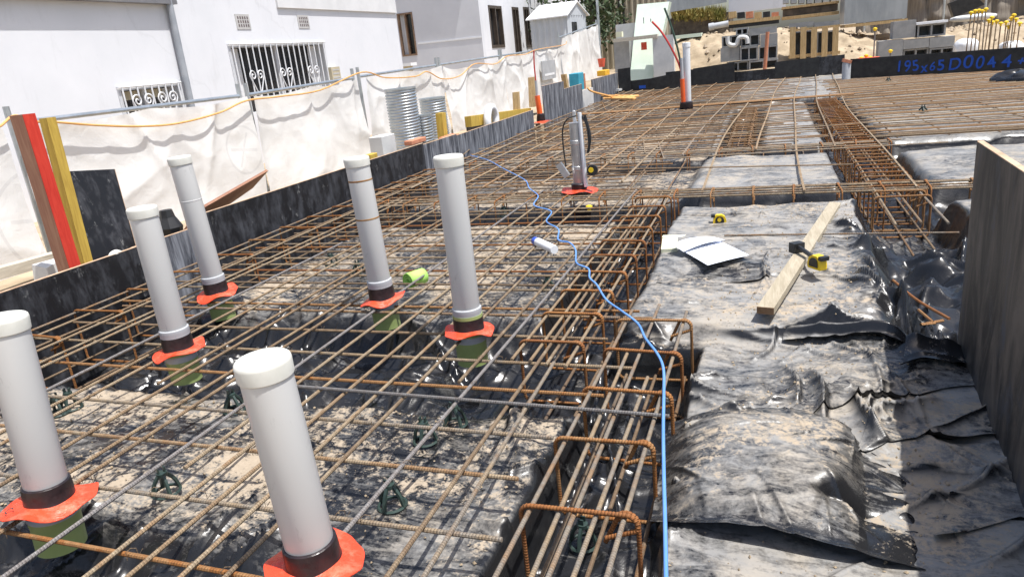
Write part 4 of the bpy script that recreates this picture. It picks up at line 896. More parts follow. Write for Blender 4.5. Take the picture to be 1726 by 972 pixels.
block_at(700, 238, -3.75, (.10, .36, .05), 'brick', 'brick_paver', 'orange brick laid behind the formwork under the small tube', 'brick'); block_at(757, 231, -3.68, (.12, .36, .04), 'brick', 'brick_paver', 'orange brick lying on the formwork top by the yellow timber', 'brick')
post(748, 190, 753, 240, -3.78, .11, .09, 'timber_y', 'stubby yellow timber upright before the corrugated tubes', name='timber_stake')
beam(793, 196, 895, 182, -3.78, .14, .09, 'timber_y', 'yellow timber waler along the pale washed formwork')
q = onx(828, 200, -3.70); T = thing('hose_coil', 'white hose bundle hooked over the yellow waler', 'hose', q)
tb(smooth_path([q+np.array(p) for p in ((0, -.16, -.12), (0, -.15, .02), (0, -.06, .14), (0, .08, .14), (0, .17, .04), (0, .16, -.10))]), .055, 10).build('coil', 'white', T, True)
post(874, 155, 876, 192, -3.80, .10, .09, 'timber', 'brown timber stake left of the slim orange conduit', name='timber_stake'); post(900, 130, 902, 180, -3.80, .12, .09, 'timber', 'tall brown stake right behind the slim orange conduit', name='timber_stake')
post(954, 125, 958, 150, -3.75, .14, .09, 'timber', 'brown stake beside the teal tub', name='timber_stake'); post(985, 124, 987, 150, -3.75, .11, .09, 'brick', 'rust brown stake right of the teal tub', name='timber_stake')
block_at(972, 138, -3.72, (.2, .42, .34), 'teal', 'plastic_tub', 'teal plastic tub on the far left formwork', 'tub'); block_at(1017, 123, -3.72, (.2, .5, .12), 'amber', 'plastic_tray', 'amber yellow tray on the last left panel', 'tray')
q = onx(1014, 106, -3.9); T = thing('red_bucket', 'coral red bucket hanging at the fence end', 'bucket', q); MB().lathe([(.07, -.1), (.10, .1), (.085, .1), (.07, -.05)], q, 14).build('bucket_body', 'hydrant', T, True)
# dark ply strips behind far left formwork
beam(788, 208, 905, 190, -4.3, .20, .03, 'ply', 'dark ply strip lying behind the yellow waler', 'ply_strip', 'plywood')
beam(1043, 150, 1066, 146, -3.45, .05, .08, 'concrete_l', 'pale batten lying at the far left slab corner', 'batten', 'timber')
# rope heap
T = thing('orange_rope_heap', 'tangled orange rope strewn over the far mat corner', 'rope', onz(1045, 166, .02))
P = [onx(990, 148, -3.5), onx(1000, 155, -3.4)]+[onz(1015+random.uniform(0, 65), 163+random.uniform(-3, 4), .05) for _ in range(16)]
tb(smooth_path(P, 6), .022, 6).build('rope', 'cord', T, True)

# ------------------------------------------------------------------ temporary fence with cloth
XF = -5.0
def fence(y0, y1, zt0, zt1, label, seed, zb=-.04, logo=False, xoff=0.0, gap=0.0):
    T = thing('fence_panel', label, 'fence', (XF, (y0+y1)/2, zb), 'temporary fence panels along the left boundary')
    n = int((y1-y0)*34)+2; m = 46; u = np.linspace(0, 1, n); v = np.linspace(0, 1, m); U, V = np.meshgrid(u, v)
    Y = y0+(y1-y0)*U; top = zt0+(zt1-zt0)*U - .035*np.abs(np.sin(U*math.pi*max(1, round((y1-y0)/1.0))))-gap*np.sin(U*math.pi); Z = zb+(top-zb)*V
    X = XF+xoff + .045*(ridge(Y*.8+Z*.5, Z*.7-Y*.3, 1.1, seed)-.4)+.007*(ridge(Y, Z, .35, seed+3)-.3)+.03*fbm(Y, Z, 1.0, 2, seed)+.022*(crease(Y*.8+Z*.4, Z*.9, .7, seed)-.45)+.006*(crease(Y, Z, .25, seed+2)-.45)
    for yc in np.arange(y0, y1+.1, 1.0): ang = np.abs((Y-yc)-.45*(top-Z)*math.sin(yc*3)); X = X+.05*np.exp(-ang/.05)*V
    X = X+.04*(1-V)
    o = grid(X-XF, Y-(y0+y1)/2, Z-zb, 'cloth', 'cloth'); o.parent = T
    o.data.transform(Matrix.Translation((XF, (y0+y1)/2, zb))); o.location = (-XF, -(y0+y1)/2, -zb)
    for yy, zz in ((y0+.03, zt0), (y1-.03, zt1)):
        tb([(XF-.05, yy, -.1), (XF-.05, yy, zz+.13)], .022, 10).build('post', 'galv', T, True)
    tb([(XF-.05, y0+.03, zt0+.012), (XF-.05, y1-.03, zt1+.012)], .018, 8).build('top_rail', 'galv', T, True)
    return T
fence(1.2, 3.62, 1.0, 1.0, 'fence panel cut by the left picture edge with ring printed cloth', 3); fence(3.70, 6.2, .98, .975, 'cream cloth fence panel right of the red post', 5)
fence(6.26, 8.42, .975, 1.02, 'creased cloth fence panel left of the corrugated tubes', 8); fence(8.50, 11.0, 1.03, 1.07, 'cloth fence panel behind the corrugated tubes', 11); fence(11.06, 14.0, 1.07, 1.12, 'sagging cloth fence panel behind the white hose', 14, gap=.10)
fence(14.06, 18.4, 1.12, 1.20, 'white cloth fence panel behind the slim orange conduit', 17); fence(18.46, 23.0, 1.42, 1.78, 'taller white cloth fence panel behind the teal tub', 20); 
q = onx(925, 118, XF+.12); T = thing('notice_sheet', 'grey glazed panel hung on the far white fence cloth', 'panel', q)
bx(q, (.03, 1.1, .42)).build('panel', 'pvc_grey', T); bx(q+np.array((.017, 0, -.10)), (.004, .8, .05)).build('strip', 'white', T)
cord = [onx(u, v, XF+.07) for u, v in ((-30, 225), (0, 213), (25, 195), (60, 205), (95, 206), (160, 211), (235, 213), (300, 208), (370, 190), (415, 170), (470, 163), (540, 152), (610, 122), (650, 131), (700, 129), (720, 121), (745, 133), (775, 128), (800, 108), (835, 108), (855, 95), (885, 92), (905, 84), (950, 76), (955, 70))]
tag(tb(smooth_path(cord, 6), .009, 7).build('extension_cord', 'cord', None, True, origin=cord[0]), 'orange extension cord draped along the top of the cloth fence', 'cord')

# ------------------------------------------------------------------ white house at left
XH = -7.0
H1 = thing('white_house', 'white rendered house with barred windows behind the cloth fence', 'house', (XH-3, 7, -.3))
yc = float(onx(672, 60, XH)[1])
wy0, wy1, wz0, wz1 = onx(195, 147, XH)[1], onx(301, 137, XH)[1], .55, onx(248, 142, XH)[2]
vy0, vy1, vz0, vz1 = onx(382, 75, XH)[1], onx(545, 70, XH)[1], .70, onx(460, 72, XH)[2]
ys = [-6.0, wy0, wy1, vy0, vy1, yc]; TOPZ = 2.62
def wallseg(ya, yb, za, zb): return span((XH-.22, ya, za), (XH, yb, zb)).build('wall', 'white_wall', H1)
wallseg(ys[0], wy0, -.4, TOPZ); wallseg(wy0, wy1, -.4, wz0); wallseg(wy0, wy1, wz1, TOPZ); wallseg(wy1, vy0, -.4, TOPZ); wallseg(vy0, vy1, -.4, vz0); wallseg(vy0, vy1, vz1, TOPZ); wallseg(vy1, yc, -.4, TOPZ)
span((XH-6, yc-.2, -.4), (XH-.22, yc, TOPZ)).build('wall', 'white_wall', H1)
span((XH-6, -6, TOPZ), (XH+.09, yc-.05, TOPZ+.05)).build('eave', 'eave', H1)
ey = onx(475, 10, XH+.1)[1]; ez = onx(560, 16, XH+.1)[2]
# gutter along the near eave and boxed fascia over the second window
gz = onx(150, 1, XH+.10)[2]; span((XH+.02, -6, gz), (XH+.10, onx(287, 2, XH)[1], gz+.11)).build('gutter', 'gutter', H1)
span((XH+.001, ey, ez), (XH+.035, yc-.01, ez+.5)).build('fascia', 'eave', H1)
def grille_window(y0, y1, z0, z1, nb, scrolls, name):
    W = bpy.data.objects.new('window', None); C.objects.link(W); W.parent = H1; o = np.array((XH, (y0+y1)/2, z0)); W.location = o-np.array(H1['_o']); W['_o'] = [float(q) for q in o]
    span((XH-.16, y0, z0), (XH-.15, y1, z1)).build('glass', 'glass', W)
    for a, b2 in (((XH-.15, y0, z1-.05), (XH+.01, y1, z1)), ((XH-.15, y0, z0), (XH+.01, y0+.05, z1-.05)), ((XH-.15, y1-.05, z0), (XH+.01, y1, z1-.05)), ((XH-.14, (y0+y1)/2-.03, z0), (XH-.10, (y0+y1)/2+.03, z1-.05))): span(a, b2).build('frame', 'frame', W)
    span((XH-.145, y0+.06, z0+.0), (XH-.14, y0+.06+(y1-y0)*.13, z1-.06)).build('curtain', 'curtain', W); span((XH-.145, y1-.06-(y1-y0)*.10, z0), (XH-.14, y1-.06, z1-.06)).build('curtain', 'curtain', W)
    if nb < 12: span((XH-.149, y0+.06, z1-.16), (XH-.146, y1-.06, z1-.06)).build('blind', 'beige', W)
    for i in range(nb): yy = y0+(y1-y0)*(i+.5)/nb; tb([(XH+.03, yy, z0), (XH+.03, yy, z1-.01)], .010, 6).build('grille_bar', 'grille', W, True)
    tb([(XH+.03, y0, z1-.012), (XH+.03, y1, z1-.012)], .012, 6).build('grille_rail', 'grille', W, True)
    for yy, zz in scrolls:
        for sg in (-1, 1):
            P = [];
            for t in np.linspace(.4, 9.5, 34): rr = .006+.0078*t; P.append((XH+.042, yy+sg*(.082-rr*math.cos(t)*.9), zz+rr*math.sin(t)*.95))
            P.append((XH+.042, yy+sg*.01, zz-.30)); tb(P, .009, 5).build('scroll', 'grille', W, True)
sc1 = [float(onx(u, 165, XH)[1]) for u in (236, 279)]; sc2 = [float(onx(u, 122, XH)[1]) for u in (428, 479, 526)]
grille_window(wy0, wy1, wz0, wz1, 9, [(y, onx(250, 168, XH)[2]) for y in sc1], 'w1'); grille_window(vy0, vy1, vz0, vz1, 17, [(y, onx(470, 124, XH)[2]) for y in sc2], 'w2')
# downpipe, vents, meter
p1, p2 = onx(285, 2, XH+.06), onx(322, 180, XH+.06); tb([(XH+.06, p1[1], 2.5), (XH+.06, p2[1], .3)], .042, 12).build('downpipe', 'zinc', H1, True)
for u, v in ((409, 37), (511, 37)):
    q = onx(u, v, XH); V = bpy.data.objects.new('air_vent', None); C.objects.link(V); V.parent = H1; V.location = q-np.array(H1['_o']); V['_o'] = [float(x) for x in q]
    span((XH+.001, q[1]-.15, q[2]-.10), (XH+.008, q[1]+.15, q[2]+.10)).build('plate', 'vent', V)
    for i in range(5):
        for j in range(3): span((XH+.008, q[1]-.11+i*.05, q[2]-.07+j*.052), (XH+.0105, q[1]-.085+i*.05, q[2]-.035+j*.052)).build('hole', 'vent_hole', V)
q = onx(561, 125, XH); MBx = span((XH+.001, q[1]-.13, q[2]-.10), (XH+.07, q[1]+.13, q[2]+.11)).build('meter_box', 'beige', H1)
for i in range(3): span((XH+.07, q[1]-.10, q[2]-.07+i*.06), (XH+.073, q[1]+.10, q[2]-.045+i*.06)).build('slot', 'vent', MBx)

# ------------------------------------------------------------------ grey house behind
Y2 = 22.0; xr = float(ony(812, 60, Y2)[0])
H2 = thing('grey_house', 'pale grey house with brown framed windows beyond the white one', 'house', (-10, Y2+4, -.2))
a, b2 = ony(669, 25, Y2), ony(704, 93, Y2)
x0, x1, z0, z1 = a[0], b2[0], b2[2], a[2]+.02
for lo, hi in (((-17, -.3), (x0, 6)), ((x1, -.3), (xr, 6)), ((x0, -.3), (x1, z0)), ((x0, z1), (x1, 6))): span((lo[0], Y2, lo[1]), (hi[0], Y2+.2, hi[1])).build('wall', 'grey_wall', H2)
def flatwin(parent, lo, hi, ax, fm, fw_, curtain=True):
    lo = np.array(lo, float); hi = np.array(hi, float); W = bpy.data.objects.new('window', None); C.objects.link(W); W.parent = parent; W.location = lo-np.array(parent['_o']); W['_o'] = [float(q) for q in lo]
    # lo/hi on the wall face; ax = 0 (wall along x, faces -y) or 1 (wall along y, faces +x)
    def slab(a0, a1, z0, z1, d0, d1, nm, mt):
        if ax == 0: span((a0, lo[1]+d0, z0), (a1, lo[1]+d1, z1)).build(nm, mt, W)
        else: span((lo[0]-d1, a0, z0), (lo[0]-d0, a1, z1)).build(nm, mt, W)
    a0, a1 = lo[ax], hi[ax]; z0, z1 = lo[2], hi[2]
    slab(a0, a1, z0, z1, .10, .11, 'glass', 'glass')
    for q in ((a0, a0+fw_, z0, z1), (a1-fw_, a1, z0, z1), (a0+fw_, a1-fw_, z0, z0+fw_), (a0+fw_, a1-fw_, z1-fw_, z1), ((a0+a1)/2-fw_*.4, (a0+a1)/2+fw_*.4, z0+fw_, z1-fw_)): slab(*q, -.02, .10, 'frame', fm)
    if curtain: slab(a0+fw_, a0+fw_+(a1-a0)*.30, z0+fw_, z1-fw_, .09, .098, 'curtain', 'curtain')
    return W
W = flatwin(H2, (x0, Y2, z0), (x1, Y2, z1), 0, 'woodframe', .05)
q0, q1 = ony(704, 73, Y2), ony(810, 62, Y2); MB().hexa([(q0[0], Y2-.012, q0[2]-.04), (xr, Y2-.012, q1[2]-.04), (xr, Y2-.001, q1[2]-.04), (q0[0], Y2-.001, q0[2]-.04), (q0[0], Y2-.012, q0[2]+.01), (xr, Y2-.012, q1[2]+.01), (xr, Y2-.001, q1[2]+.01), (q0[0], Y2-.001, q0[2]+.01)]).build('string_line', 'white', H2)
def onside(u, v): return onx(u, v, xr)
sw = []
for (u0, v0, u1, v1) in ((822, 9, 851, 80), (862, 12, 880, 92), (881, 12, 896, 80)):
    p, q = onside(u0, v0), onside(u1, v1); sw.append((p[1], q[1], min(p[2], q[2]), max(p[2], q[2])))
prev = Y2+.2
for (ya, yb, za, zb) in sw:
    span((xr-.2, prev, -.3), (xr, ya, 6)).build('wall', 'white_wall', H2); span((xr-.2, ya, -.3), (xr, yb, za)).build('wall', 'white_wall', H2); span((xr-.2, ya, zb), (xr, yb, 6)).build('wall', 'white_wall', H2)
    flatwin(H2, (xr, ya, za), (xr, yb, zb), 1, 'brownframe', .09, False); prev = yb
span((xr-.2, prev, -.3), (xr, prev+9, 6)).build('wall', 'white_wall', H2); span((-17, Y2-.3, 6), (xr+.5, prev+9, 6.2)).build('roof', 'eave', H2)
q = ony(686, 112, 20.5); T = thing('pillar_stub', 'small white capped pillar before the grey house window', 'pillar', (q[0], q[1], 0)); span((q[0]-.14, 20.4, -.1), (q[0]+.14, 20.6, q[2]+.0)).build('shaft', 'beige', T); span((q[0]-.24, 20.3, q[2]), (q[0]+.24, 20.7, q[2]+.09)).build('capital', 'white', T)
# garden shed
YS = 24.5; T = thing('garden_shed', 'blue grey sheet metal garden shed with white gable roof', 'shed', (*ony(935, 60, YS)[:2], .3))
a, b2, c2 = ony(893, 30, YS), ony(955, 26, YS), ony(986, 26, YS+1.0)
xs0, xs1 = a[0], b2[0]; ez = b2[2]; dep = 1.7
def corr(p, q, z0, z1, mat, name, parent, pitch=.22, amp=.02, slope=0):
    p = np.array(p); q = np.array(q); L = np.linalg.norm(q-p); n = int(L/pitch*4)+2; d = (q-p)/L; nn = np.array((d[1], -d[0])); t = np.linspace(0, L, n)
    off = amp*np.sign(np.sin(t*2*math.pi/pitch)); P = p+d*t[:, None]+nn*off[:, None]
    V = [(x, y, z0) for x, y in P]+[(x, y, z1) for x, y in P]; return MB().add(V, [(i, i+1, n+i+1, n+i) for i in range(n-1)]).build(name, mat, parent)
corr((xs0, YS), (xs1, YS), -.2, ez, 'shed', 'wall', T); corr((xs1, YS), (xs1+.26, YS+dep), -.2, ez, 'shed', 'wall', T)
xm = (xs1+xs1+.26)/2; ym = YS+dep/2; rz = ez+.42; L0 = np.array((xs0-.1, YS-.1)); 
V = [(xs0-.12, YS-.12, ez-.03), (xs1+.06, YS-.12, ez-.03), (xm+.06, ym, rz), (xs0+.1, ym, rz), (xs1+.36, YS+dep+.1, ez-.03), (xs0+.3, YS+dep+.1, ez-.03)]
V2 = [(x, y, z+.04) for x, y, z in V]; MB().add(V+V2, [(0, 1, 2, 3), (3, 2, 4, 5), (6, 9, 8, 7), (9, 11, 10, 8), (0, 6, 7, 1), (1, 7, 8, 2), (2, 8, 10, 4), (3, 9, 6, 0), (5, 11, 9, 3), (4, 10, 11, 5)]).build('roof', 'white', T)
MB().add([(xs1+.01, YS, ez), (xs1+.27, YS+dep, ez), (xm+.01, ym, rz)], [(0, 1, 2)]).build('gable', 'shed', T)
bx((xs1+.10, YS+.55, 1.0), (.03, .4, 2.0), Matrix.Rotation(-.15, 3, 'Z')).build('door_gap', 'glass', T)
# brown sheet fence behind
T = thing('sheet_fence', 'olive brown ribbed sheet fence behind the shed', 'fence', (-4, 30, 0)); p, q = ony(985, 70, 30), ony(1085, 60, 30); corr((p[0]+.15, 30), (q[0]+1.0, 30), -.1, 5.5, 'corr', 'ribbed_sheet', T, .22, .022)
q = ony(1047, 30, 29.6)
for dx in (-.06, .10): tb([(q[0]+dx, 29.6, 1.5), (q[0]+dx, 29.6, 5)], .05, 8).build('cable_duct', 'black', T, True)
q = ony(1008, 30, 26); T = thing('steel_pole', 'thin grey pole rising behind the fence end', 'pole', (q[0], 26, 0)); tb([(q[0], 26, 0), (q[0]-.0, 26, 4.5)], .045, 8).build('shaft', 'galv', T, True)
# tree over the shed
T = thing('tree', 'dark leafy tree between the grey house and the sheet fence', 'tree', (-6.3, 28, 0)); b = np.array((-6.3, 28., 0))
tb(smooth_path([b, b+np.array((.1, 0, 1.6)), b+np.array((-.1, .2, 3.4))]), [.22*(1-.03*i) for i in range(17)], 9).build('trunk', 'bark', T, True)
mb = MB(); rn = np.random.default_rng(3); 
for i in range(2600):
    cl_ = rn.integers(0, 14); rc = np.random.default_rng(100+int(cl_)); c = b+np.array((rc.uniform(-1.7, .7), rc.uniform(-1.2, 1.2), rc.uniform(1.7, 4.6))); p = c+rn.normal(0, .42, 3); e1 = rn.normal(0, 1, 3); e1 /= np.linalg.norm(e1); e2 = np.cross(e1, rn.normal(0, 1, 3)); e2 /= np.linalg.norm(e2); s_ = rn.uniform(.07, .14); mb.add([p-e1*s_, p+e2*s_*.5, p+e1*s_, p-e2*s_*.5], [(0, 1, 2, 3)])
mb.build('crown', 'leaf', T)

# ------------------------------------------------------------------ far yard: foam, concrete, blocks, pallets, sand
def yb(u0, u1, vt, vb, y, dy, mat, name, label, cat, par=None, ch='body', bev=.0):
    um = (u0+u1)/2; a = ony(um, vt, y); b2 = ony(um, vb, y); a[0] = ony(u0, (vt+vb)/2, y)[0]; b2[0] = ony(u1, (vt+vb)/2, y)[0]
    if par is None: par = thing(name, label, cat, ((a[0]+b2[0])/2, y, b2[2]))
    o = span((a[0], y, min(a[2], b2[2])), (b2[0], y+dy, max(a[2], b2[2]))).build(ch, mat, par); return par
yb(1036, 1062, 70, 140, 19.3, .3, 'concrete', 'precast_unit', 'grey concrete panel left of the foam slab', 'panel'); yb(1101, 1136, 60, 140, 19.0, .25, 'concrete_l', 'precast_unit', 'pale concrete panel standing right of the foam slab', 'panel'); yb(1040, 1075, 40, 140, 20.4, .2, 'concrete_l', 'precast_unit', 'tall thin pale panel behind the grey one', 'panel')
def slabq(pts, y, dy, mat, name, label, cat, lean=0):
    P = [ony(u, v, y) for u, v in pts]; sh = np.array((0, dy, 0)); T = thing(name, label, cat, (P[0]+P[1])/2); lean = lean or 0; P[2] = ony(*pts[2], y+lean); P[3] = ony(*pts[3], y+lean); MB().hexa([P[0], P[1], P[1]+sh, P[0]+sh, P[3], P[2], P[2]+sh, P[3]+sh]).build('slab', mat, T); return T
T = slabq([(1061, 136), (1100, 136), (1128, 3), (1074, 8)], 19.15, .5, 'foam', 'foam_slab', 'tall pale green foam slab leaning at the far left of the yard', 'foam', .75)
for u, v, du, dv in ((1084, 30, 1.5, 10), (1096, 32, 1.5, 5), (1099, 36, 2, 2)):
    a, b2 = ony(u, v, 19.13), ony(u+du, v+dv, 19.13); span((a[0], 19.135, b2[2]), (b2[0], 19.148, a[2])).build('print_mark', 'ink', T)
a, b2 = ony(1080, 72, 19.1), ony(1090, 84, 19.1); span((a[0], 19.135, b2[2]), (b2[0], 19.147, a[2])).build('orange_patch', 'orange', T)
yb(1033, 1108, 62, 68, 18.95, .25, 'timber_grey', 'batten', 'weathered batten laid across the concrete panels', 'timber'); yb(1038, 1048, 54, 63, 18.95, .2, 'foam_y', 'packer_box', 'yellowish packer box on the weathered batten', 'box')
# sand bank behind
T = None
X, Y = np.meshgrid(np.linspace(-3.5, 9, 200), np.linspace(19.6, 30, 160))
amp = .92-.50*sstep(-.5, 3.2, X)
Z = .12+amp*sstep(19.9, 21.8, Y+.3*fbm(X, Y, 1.2, 3, 4)) + .20*fbm(X, Y, 1.1, 6, 6)+.05*ridge(X, Y, .4, 3)
structure(grid(X, Y, Z, 'sand_bank', 'sand'))
mb = MB(); rn = np.random.default_rng(23)
for q_ in range(900):
    iy, ix = rn.integers(0, 120), rn.integers(0, 200); r_ = .02+.07*rn.random()**3; c = np.array((X[iy, ix], Y[iy, ix], Z[iy, ix]+.3*r_)); k3 = rn.uniform(.6, 1.5, 3)*r_
    mb.add([c+(k3[0], 0, 0), c-(k3[0], 0, 0), c+(0, k3[1], 0), c-(0, k3[1], 0), c+(0, 0, k3[2]), c-(0, 0, k3[2])], [(0, 2, 4), (2, 1, 4), (1, 3, 4), (3, 0, 4), (2, 0, 5), (1, 2, 5), (3, 1, 5), (0, 3, 5)])
o = tag(mb.build('rubble', 'rubble'), 'loose clods and rubble strewn over the sand bank', 'rubble'); o['kind'] = 'stuff'
# weeds and dark soil strip at back left
yb(1130, 1230, 26, 62, 24.5, 2.5, 'dirt', 'soil_heap', 'dark soil heap with weeds behind the sand bank', 'soil')
mb = MB(); rn = np.random.default_rng(5)
for i in range(1400):
    q = ony(rn.uniform(1133, 1222), 30+rn.normal(0, 4), 24.3+rn.uniform(0, .8)); h = rn.uniform(.10, .34); a = rn.uniform(0, 6); e = np.array((math.cos(a), math.sin(a), 0))*.03; tip = q+np.array((rn.normal(0, .08), rn.normal(0, .08), h)); mb.add([q-e, q+e, tip], [(0, 1, 2)])
o = tag(mb.build('weeds', 'weed'), 'dry yellow green weeds on the dark soil heap', 'weeds'); o['kind'] = 'stuff'
slabq([(1124, 22), (1225, 4), (1225, -18), (1124, -10)], 24.0, .06, 'wrap', 'cover_sheet', 'grey cover sheet hanging over the weedy soil heap', 'sheet')
p1, p2 = ony(1196, 46, 22.5), ony(1228, 40, 22.5); T = thing('drain_pipe', 'grey drain pipe lying on the sand before the soil heap', 'pipe', p1); tb([p1, p2], .085, 14).build('pipe', 'pvc_grey', T, True); MB().lathe([(.1, -.02), (.1, .12), (.086, .12)], p1, 14, axis=p2-p1).build('socket', 'pvc_grey', T, True)
yb(1138, 1182, 58, 64, 21.6, .5, 'foam', 'foam_slab', 'low pale green foam slab on the sand bank', 'foam')
# concrete blocks
def hollow_block(T, c, L, Hh, D, cells=2, mat='concrete', up=False):
    c = np.array(c); w_ = .035; mb = MB()
    mb.box(c+np.array((0, 0, Hh/2-w_/2)), (L, D, w_)).box(c-np.array((0, 0, Hh/2-w_/2)), (L, D, w_))
    for i in range(cells+1): x = -L/2+w_/2+(L-w_)*i/cells; mb.box(c+np.array((x, 0, 0)), (w_, D-.002, Hh-2*w_))
    mb.box(c+np.array((0, D*.42, 0)), (L-2*w_, .03, Hh-2*w_)); return mb.build('shell', mat, T)
def blocks(spec, y, labs, grp, D=.40):
    for (u0, u1, vt, vb, hol), lab in zip(spec, labs):
        um = (u0+u1)/2; a = ony(um, vt, y); b2 = ony(um, vb, y); a[0] = ony(u0, (vt+vb)/2, y)[0]; b2[0] = ony(u1, (vt+vb)/2, y)[0]; T = thing('concrete_block', lab, 'concrete block', ((a[0]+b2[0])/2, y, b2[2]), grp); L = b2[0]-a[0]-.012; Hh = a[2]-b2[2]-.008; c = ((a[0]+b2[0])/2, y+D/2+random.uniform(-.05, .05), (a[2]+b2[2])/2)
        if hol: hollow_block(T, c, L, Hh, D, 2)
        else: o = bx(c, (L, D, Hh)).build('shell', 'concrete', T)
blocks([(1214, 1247, 80, 104, 0), (1247, 1278, 79, 103, 1), (1278, 1311, 77, 101, 1), (1216, 1248, 60, 80, 1), (1248, 1281, 58, 79, 1), (1281, 1311, 57, 77, 0), (1240, 1262, 47, 60, 1), (1262, 1310, 46, 58, 0), (1226, 1262, 104, 128, 1), (1262, 1312, 101, 126, 1)], 19.6, ['grey block, '+q+' of the loose stack behind the salmon pipe' for q in ('left in the third course', 'middle in the third course', 'right in the third course', 'left in the second course', 'middle in the second course', 'right in the second course', 'small left top one', 'long right top one', 'bottom left one', 'bottom right one')], 'concrete blocks in the left stack')
T = thing('pipe_offcuts', 'pale bent pipe offcut hung on the left block stack', 'pipe', ony(1235, 70, 19.4)); tb(smooth_path([ony(u, v, 19.45) for u, v in ((1226, 62), (1228, 74), (1240, 76), (1246, 64), (1258, 64), (1260, 74))]), .05, 8).build('pipe', 'concrete_l', T, True)
T = thing('orange_stub_pipe', 'salmon orange upright pipe before the left block stack', 'pipe', ony(1292, 115, 19.2)); tb([ony(1289, 118, 19.2), ony(1294, 54, 19.2)], .045, 10).build('pipe', 'brick', T, True)
# upright pallet
T = thing('timber_pallet', 'timber pallet standing on edge between the block stacks', 'pallet', ony(1372, 98, 19.7))
for i in range(5): yb(1331+i*18, 1341+i*18, 46, 99, 19.7, .03, 'timber', '', '', '', T, 'slat')
for vt, vb in ((46, 50), (90, 95)): yb(1329, 1416, vt, vb, 19.73, .09, 'timber', '', '', '', T, 'bearer')
blocks([(1330, 1372, 38, 46, 0), (1372, 1416, 36, 45, 0), (1338, 1374, 52, 96, 1), (1376, 1412, 52, 96, 1)], 20.0, ['grey block behind the upright timber pallet, '+q for q in ('upper left', 'upper right', 'lower left behind the slats', 'lower right behind the slats')], 'concrete blocks behind the pallet')
blocks([(1505, 1544, 35, 65, 0), (1546, 1595, 40, 62, 1), (1480, 1522, 68, 98, 0), (1522, 1566, 66, 82, 0), (1566, 1609, 62, 80, 0), (1522, 1566, 82, 100, 1), (1566, 1609, 80, 98, 1)], 19.0, ['grey block in the stack beside the white bag, '+q for q in ('big solid one at top left', 'hollow one under the white sheet', 'solid one at lower left', 'long middle one', 'right middle one', 'hollow one at bottom middle', 'hollow one at bottom right')], 'concrete blocks in the right stack', .45)
yb(1545, 1598, 36, 40, 18.95, .5, 'white', 'white_sheet', 'white plastic sheet on top of the right block stack', 'sheet')
# pallets of stock behind
T = yb(1226, 1315, 32, 38, 22.5, .9, 'timber', 'loaded_pallet', 'pallet of black bagged stock left of the grey wrapped load', 'pallet', ch='deck')
yb(1228, 1313, 38, 44, 22.55, .8, 'black', '', '', '', T, 'bearer')
for i in range(6): yb(1228+i*14.5, 1240+i*14.5, 20+(i % 2), 31, 22.55, .7, ('timber', 'black', 'brick')[i % 3], '', '', '', T, 'bundle')
T = yb(1318, 1414, 24, 29, 23.4, 1.0, 'timber', 'loaded_pallet', 'low pallet with dark stone strips in front of grey uprights', 'pallet', ch='deck'); yb(1320, 1412, 12, 23, 23.45, .9, 'dirt', '', '', '', T, 'load'); yb(1318, 1414, 7, 11, 23.4, 1.0, 'timber', '', '', '', T, 'deck')
for i in range(7): yb(1320+i*13.5, 1330+i*13.5, -14, 6, 23.5, .8, 'wrap', '', '', '', T, 'bundle')
T = yb(1424, 1530, -30, 36, 22.0, 1.4, 'wrap', 'wrapped_load', 'large grey shrink-wrapped load on a pallet', 'wrapped pallet', ch='wrapped_stock'); yb(1424, 1530, 37, 42, 22.0, 1.4, 'timber', '', '', '', T, 'pallet_deck')
yb(1228, 1325, -60, 18, 26, .2, 'white_wall', 'white_hoarding', 'white hoarding panel at the top behind the stock pallets', 'hoarding')
# shade cloth fence at top right
T = thing('shade_fence', 'crumpled brown shade cloth fence along the top right', 'fence', (6, 27, .8)); X, Z = np.meshgrid(np.linspace(2.6, 9.5, 150), np.linspace(.6, 4.2, 50)); Y = 27+.25*(ridge(X, Z*.25, .6, 4)-.3)+.5*fbm(X, Z, 1.5, 3, 9)
o = grid(X-6, Y-27, Z-.8, 'cloth', 'shade'); o.parent = T
for x in np.arange(2.8, 9.4, 1.1): tb([(x, 26.6, .5), (x, 26.6, 4)], .035, 6).build('post', 'galv', T, True)
slabq([(1608, 30), (1660, 8), (1640, -10), (1600, 6)], 24.0, .3, 'black', 'tarp_heap', 'black tarp heap below the brown shade cloth', 'tarp')
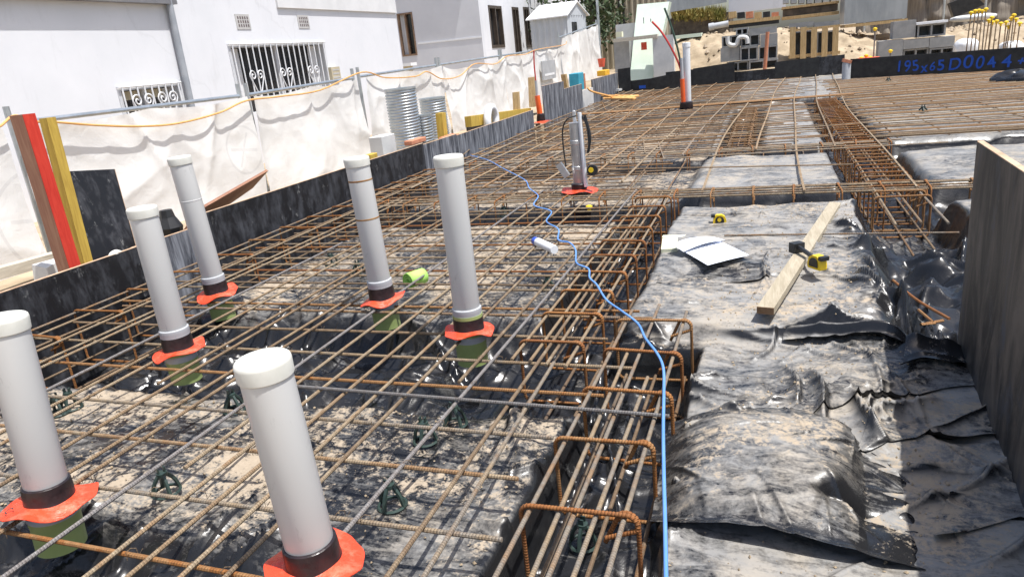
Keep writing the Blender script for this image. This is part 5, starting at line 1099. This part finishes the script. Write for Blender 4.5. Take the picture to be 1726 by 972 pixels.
# starter bars with yellow caps
caps = [(1637, 22), (1644, 19), (1650, 18), (1656, 19), (1662, 16), (1667, 35), (1673, 38), (1680, 36), (1687, 40), (1696, 38), (1705, 31), (1713, 33), (1719, 40), (1672, 30), (1709, 26), (1700, 45)]
for i, (u, v) in enumerate(caps):
    y = 17.2+.15*(i % 4)-.02*i; q = ony(u, v, y); T = thing('starter_bar', 'upright starter bar with yellow cap behind the lettered board, '+('first', 'second', 'third', 'fourth', 'fifth', 'sixth', 'seventh', 'eighth', 'ninth', 'tenth', 'eleventh', 'twelfth', 'thirteenth', 'fourteenth', 'fifteenth', 'last')[sorted(caps).index((u, v))]+' from left', 'starter bar', (q[0]-.05, y, -.1), 'capped starter bars at far right')
    tb([(q[0]-.04+.01*(i % 5), y, -.1), (q[0], y, q[2])], .012, 6).build('bar', 'bar_far', T, True); MB().lathe([(.02, -.05), (.02, -.012), (.044, -.01), (.042, .014), (.02, .03), (0, .033)], q, 12).build('cap', 'yellow', T, True)
for i, (u, v) in enumerate(((1452, 98), (1460, 94), (1467, 97), (1475, 49), (1501, 86))):
    q = ony(u, v, 18.2); T = thing('starter_bar', ('left short yellow capped bar', 'middle short yellow capped bar', 'right short yellow capped bar', 'tall thin bar with orange cap before the wrapped load', 'yellow capped bar before the right block stack')[i]+('' if i > 2 else ' in the trio left of the sprayed numbers'), 'starter bar', (q[0], 18.2, -.1), 'short capped bars behind the boards')
    tb([(q[0], 18.2, -.1), (q[0], 18.2, q[2])], .016, 6).build('bar', 'steel', T, True); MB().lathe([(.02, -.045), (.046, -.01), (.044, .014), (0, .034)], q, 12).build('cap', 'yellow', T, True)
a = ony(1464, 100, 18.1); T = thing('red_crate', 'flat red tray under the trio of yellow caps', 'tray', a); bx(a, (.42, .25, .07)).build('tray', 'hydrant', T)
def bag(u, v, y, sx, sz, label, mat='white', seed=1):
    q = ony(u, v, y); T = thing('cement_bag', label, 'bag', q); th = np.linspace(0, 2*math.pi, 30); ph = np.linspace(0, math.pi, 16); TH, PH = np.meshgrid(th, ph); sp = lambda c, e: np.sign(c)*np.abs(c)**e
    rr = 1+.10*fbm(np.cos(TH)*2+PH, np.sin(TH)*2+PH*2, .9, 3, seed)
    o = grid(sp(np.cos(TH), .7)*sp(np.sin(PH), .6)*sx*rr, sp(np.sin(TH), .7)*sp(np.sin(PH), .6)*.25*rr, sp(np.cos(PH), .8)*sz*rr, 'sack', mat); o.parent = T
bag(1628, 82, 18.1, .22, .20, 'white bag right of the right block stack', seed=2); bag(1703, 82, 17.6, .20, .14, 'white bag among the capped starter bars', seed=4); bag(1640, 30, 20, .45, .07, 'flat pale bag on the bank behind the starter bars', 'concrete_l', 6); bag(1470, 62, 20.5, .01, .01, 'pebble of cement on the sand bank', 'concrete_l', 6) if False else None
# clean helper properties
for o in bpy.data.objects:
    if '_o' in o.keys(): del o['_o']
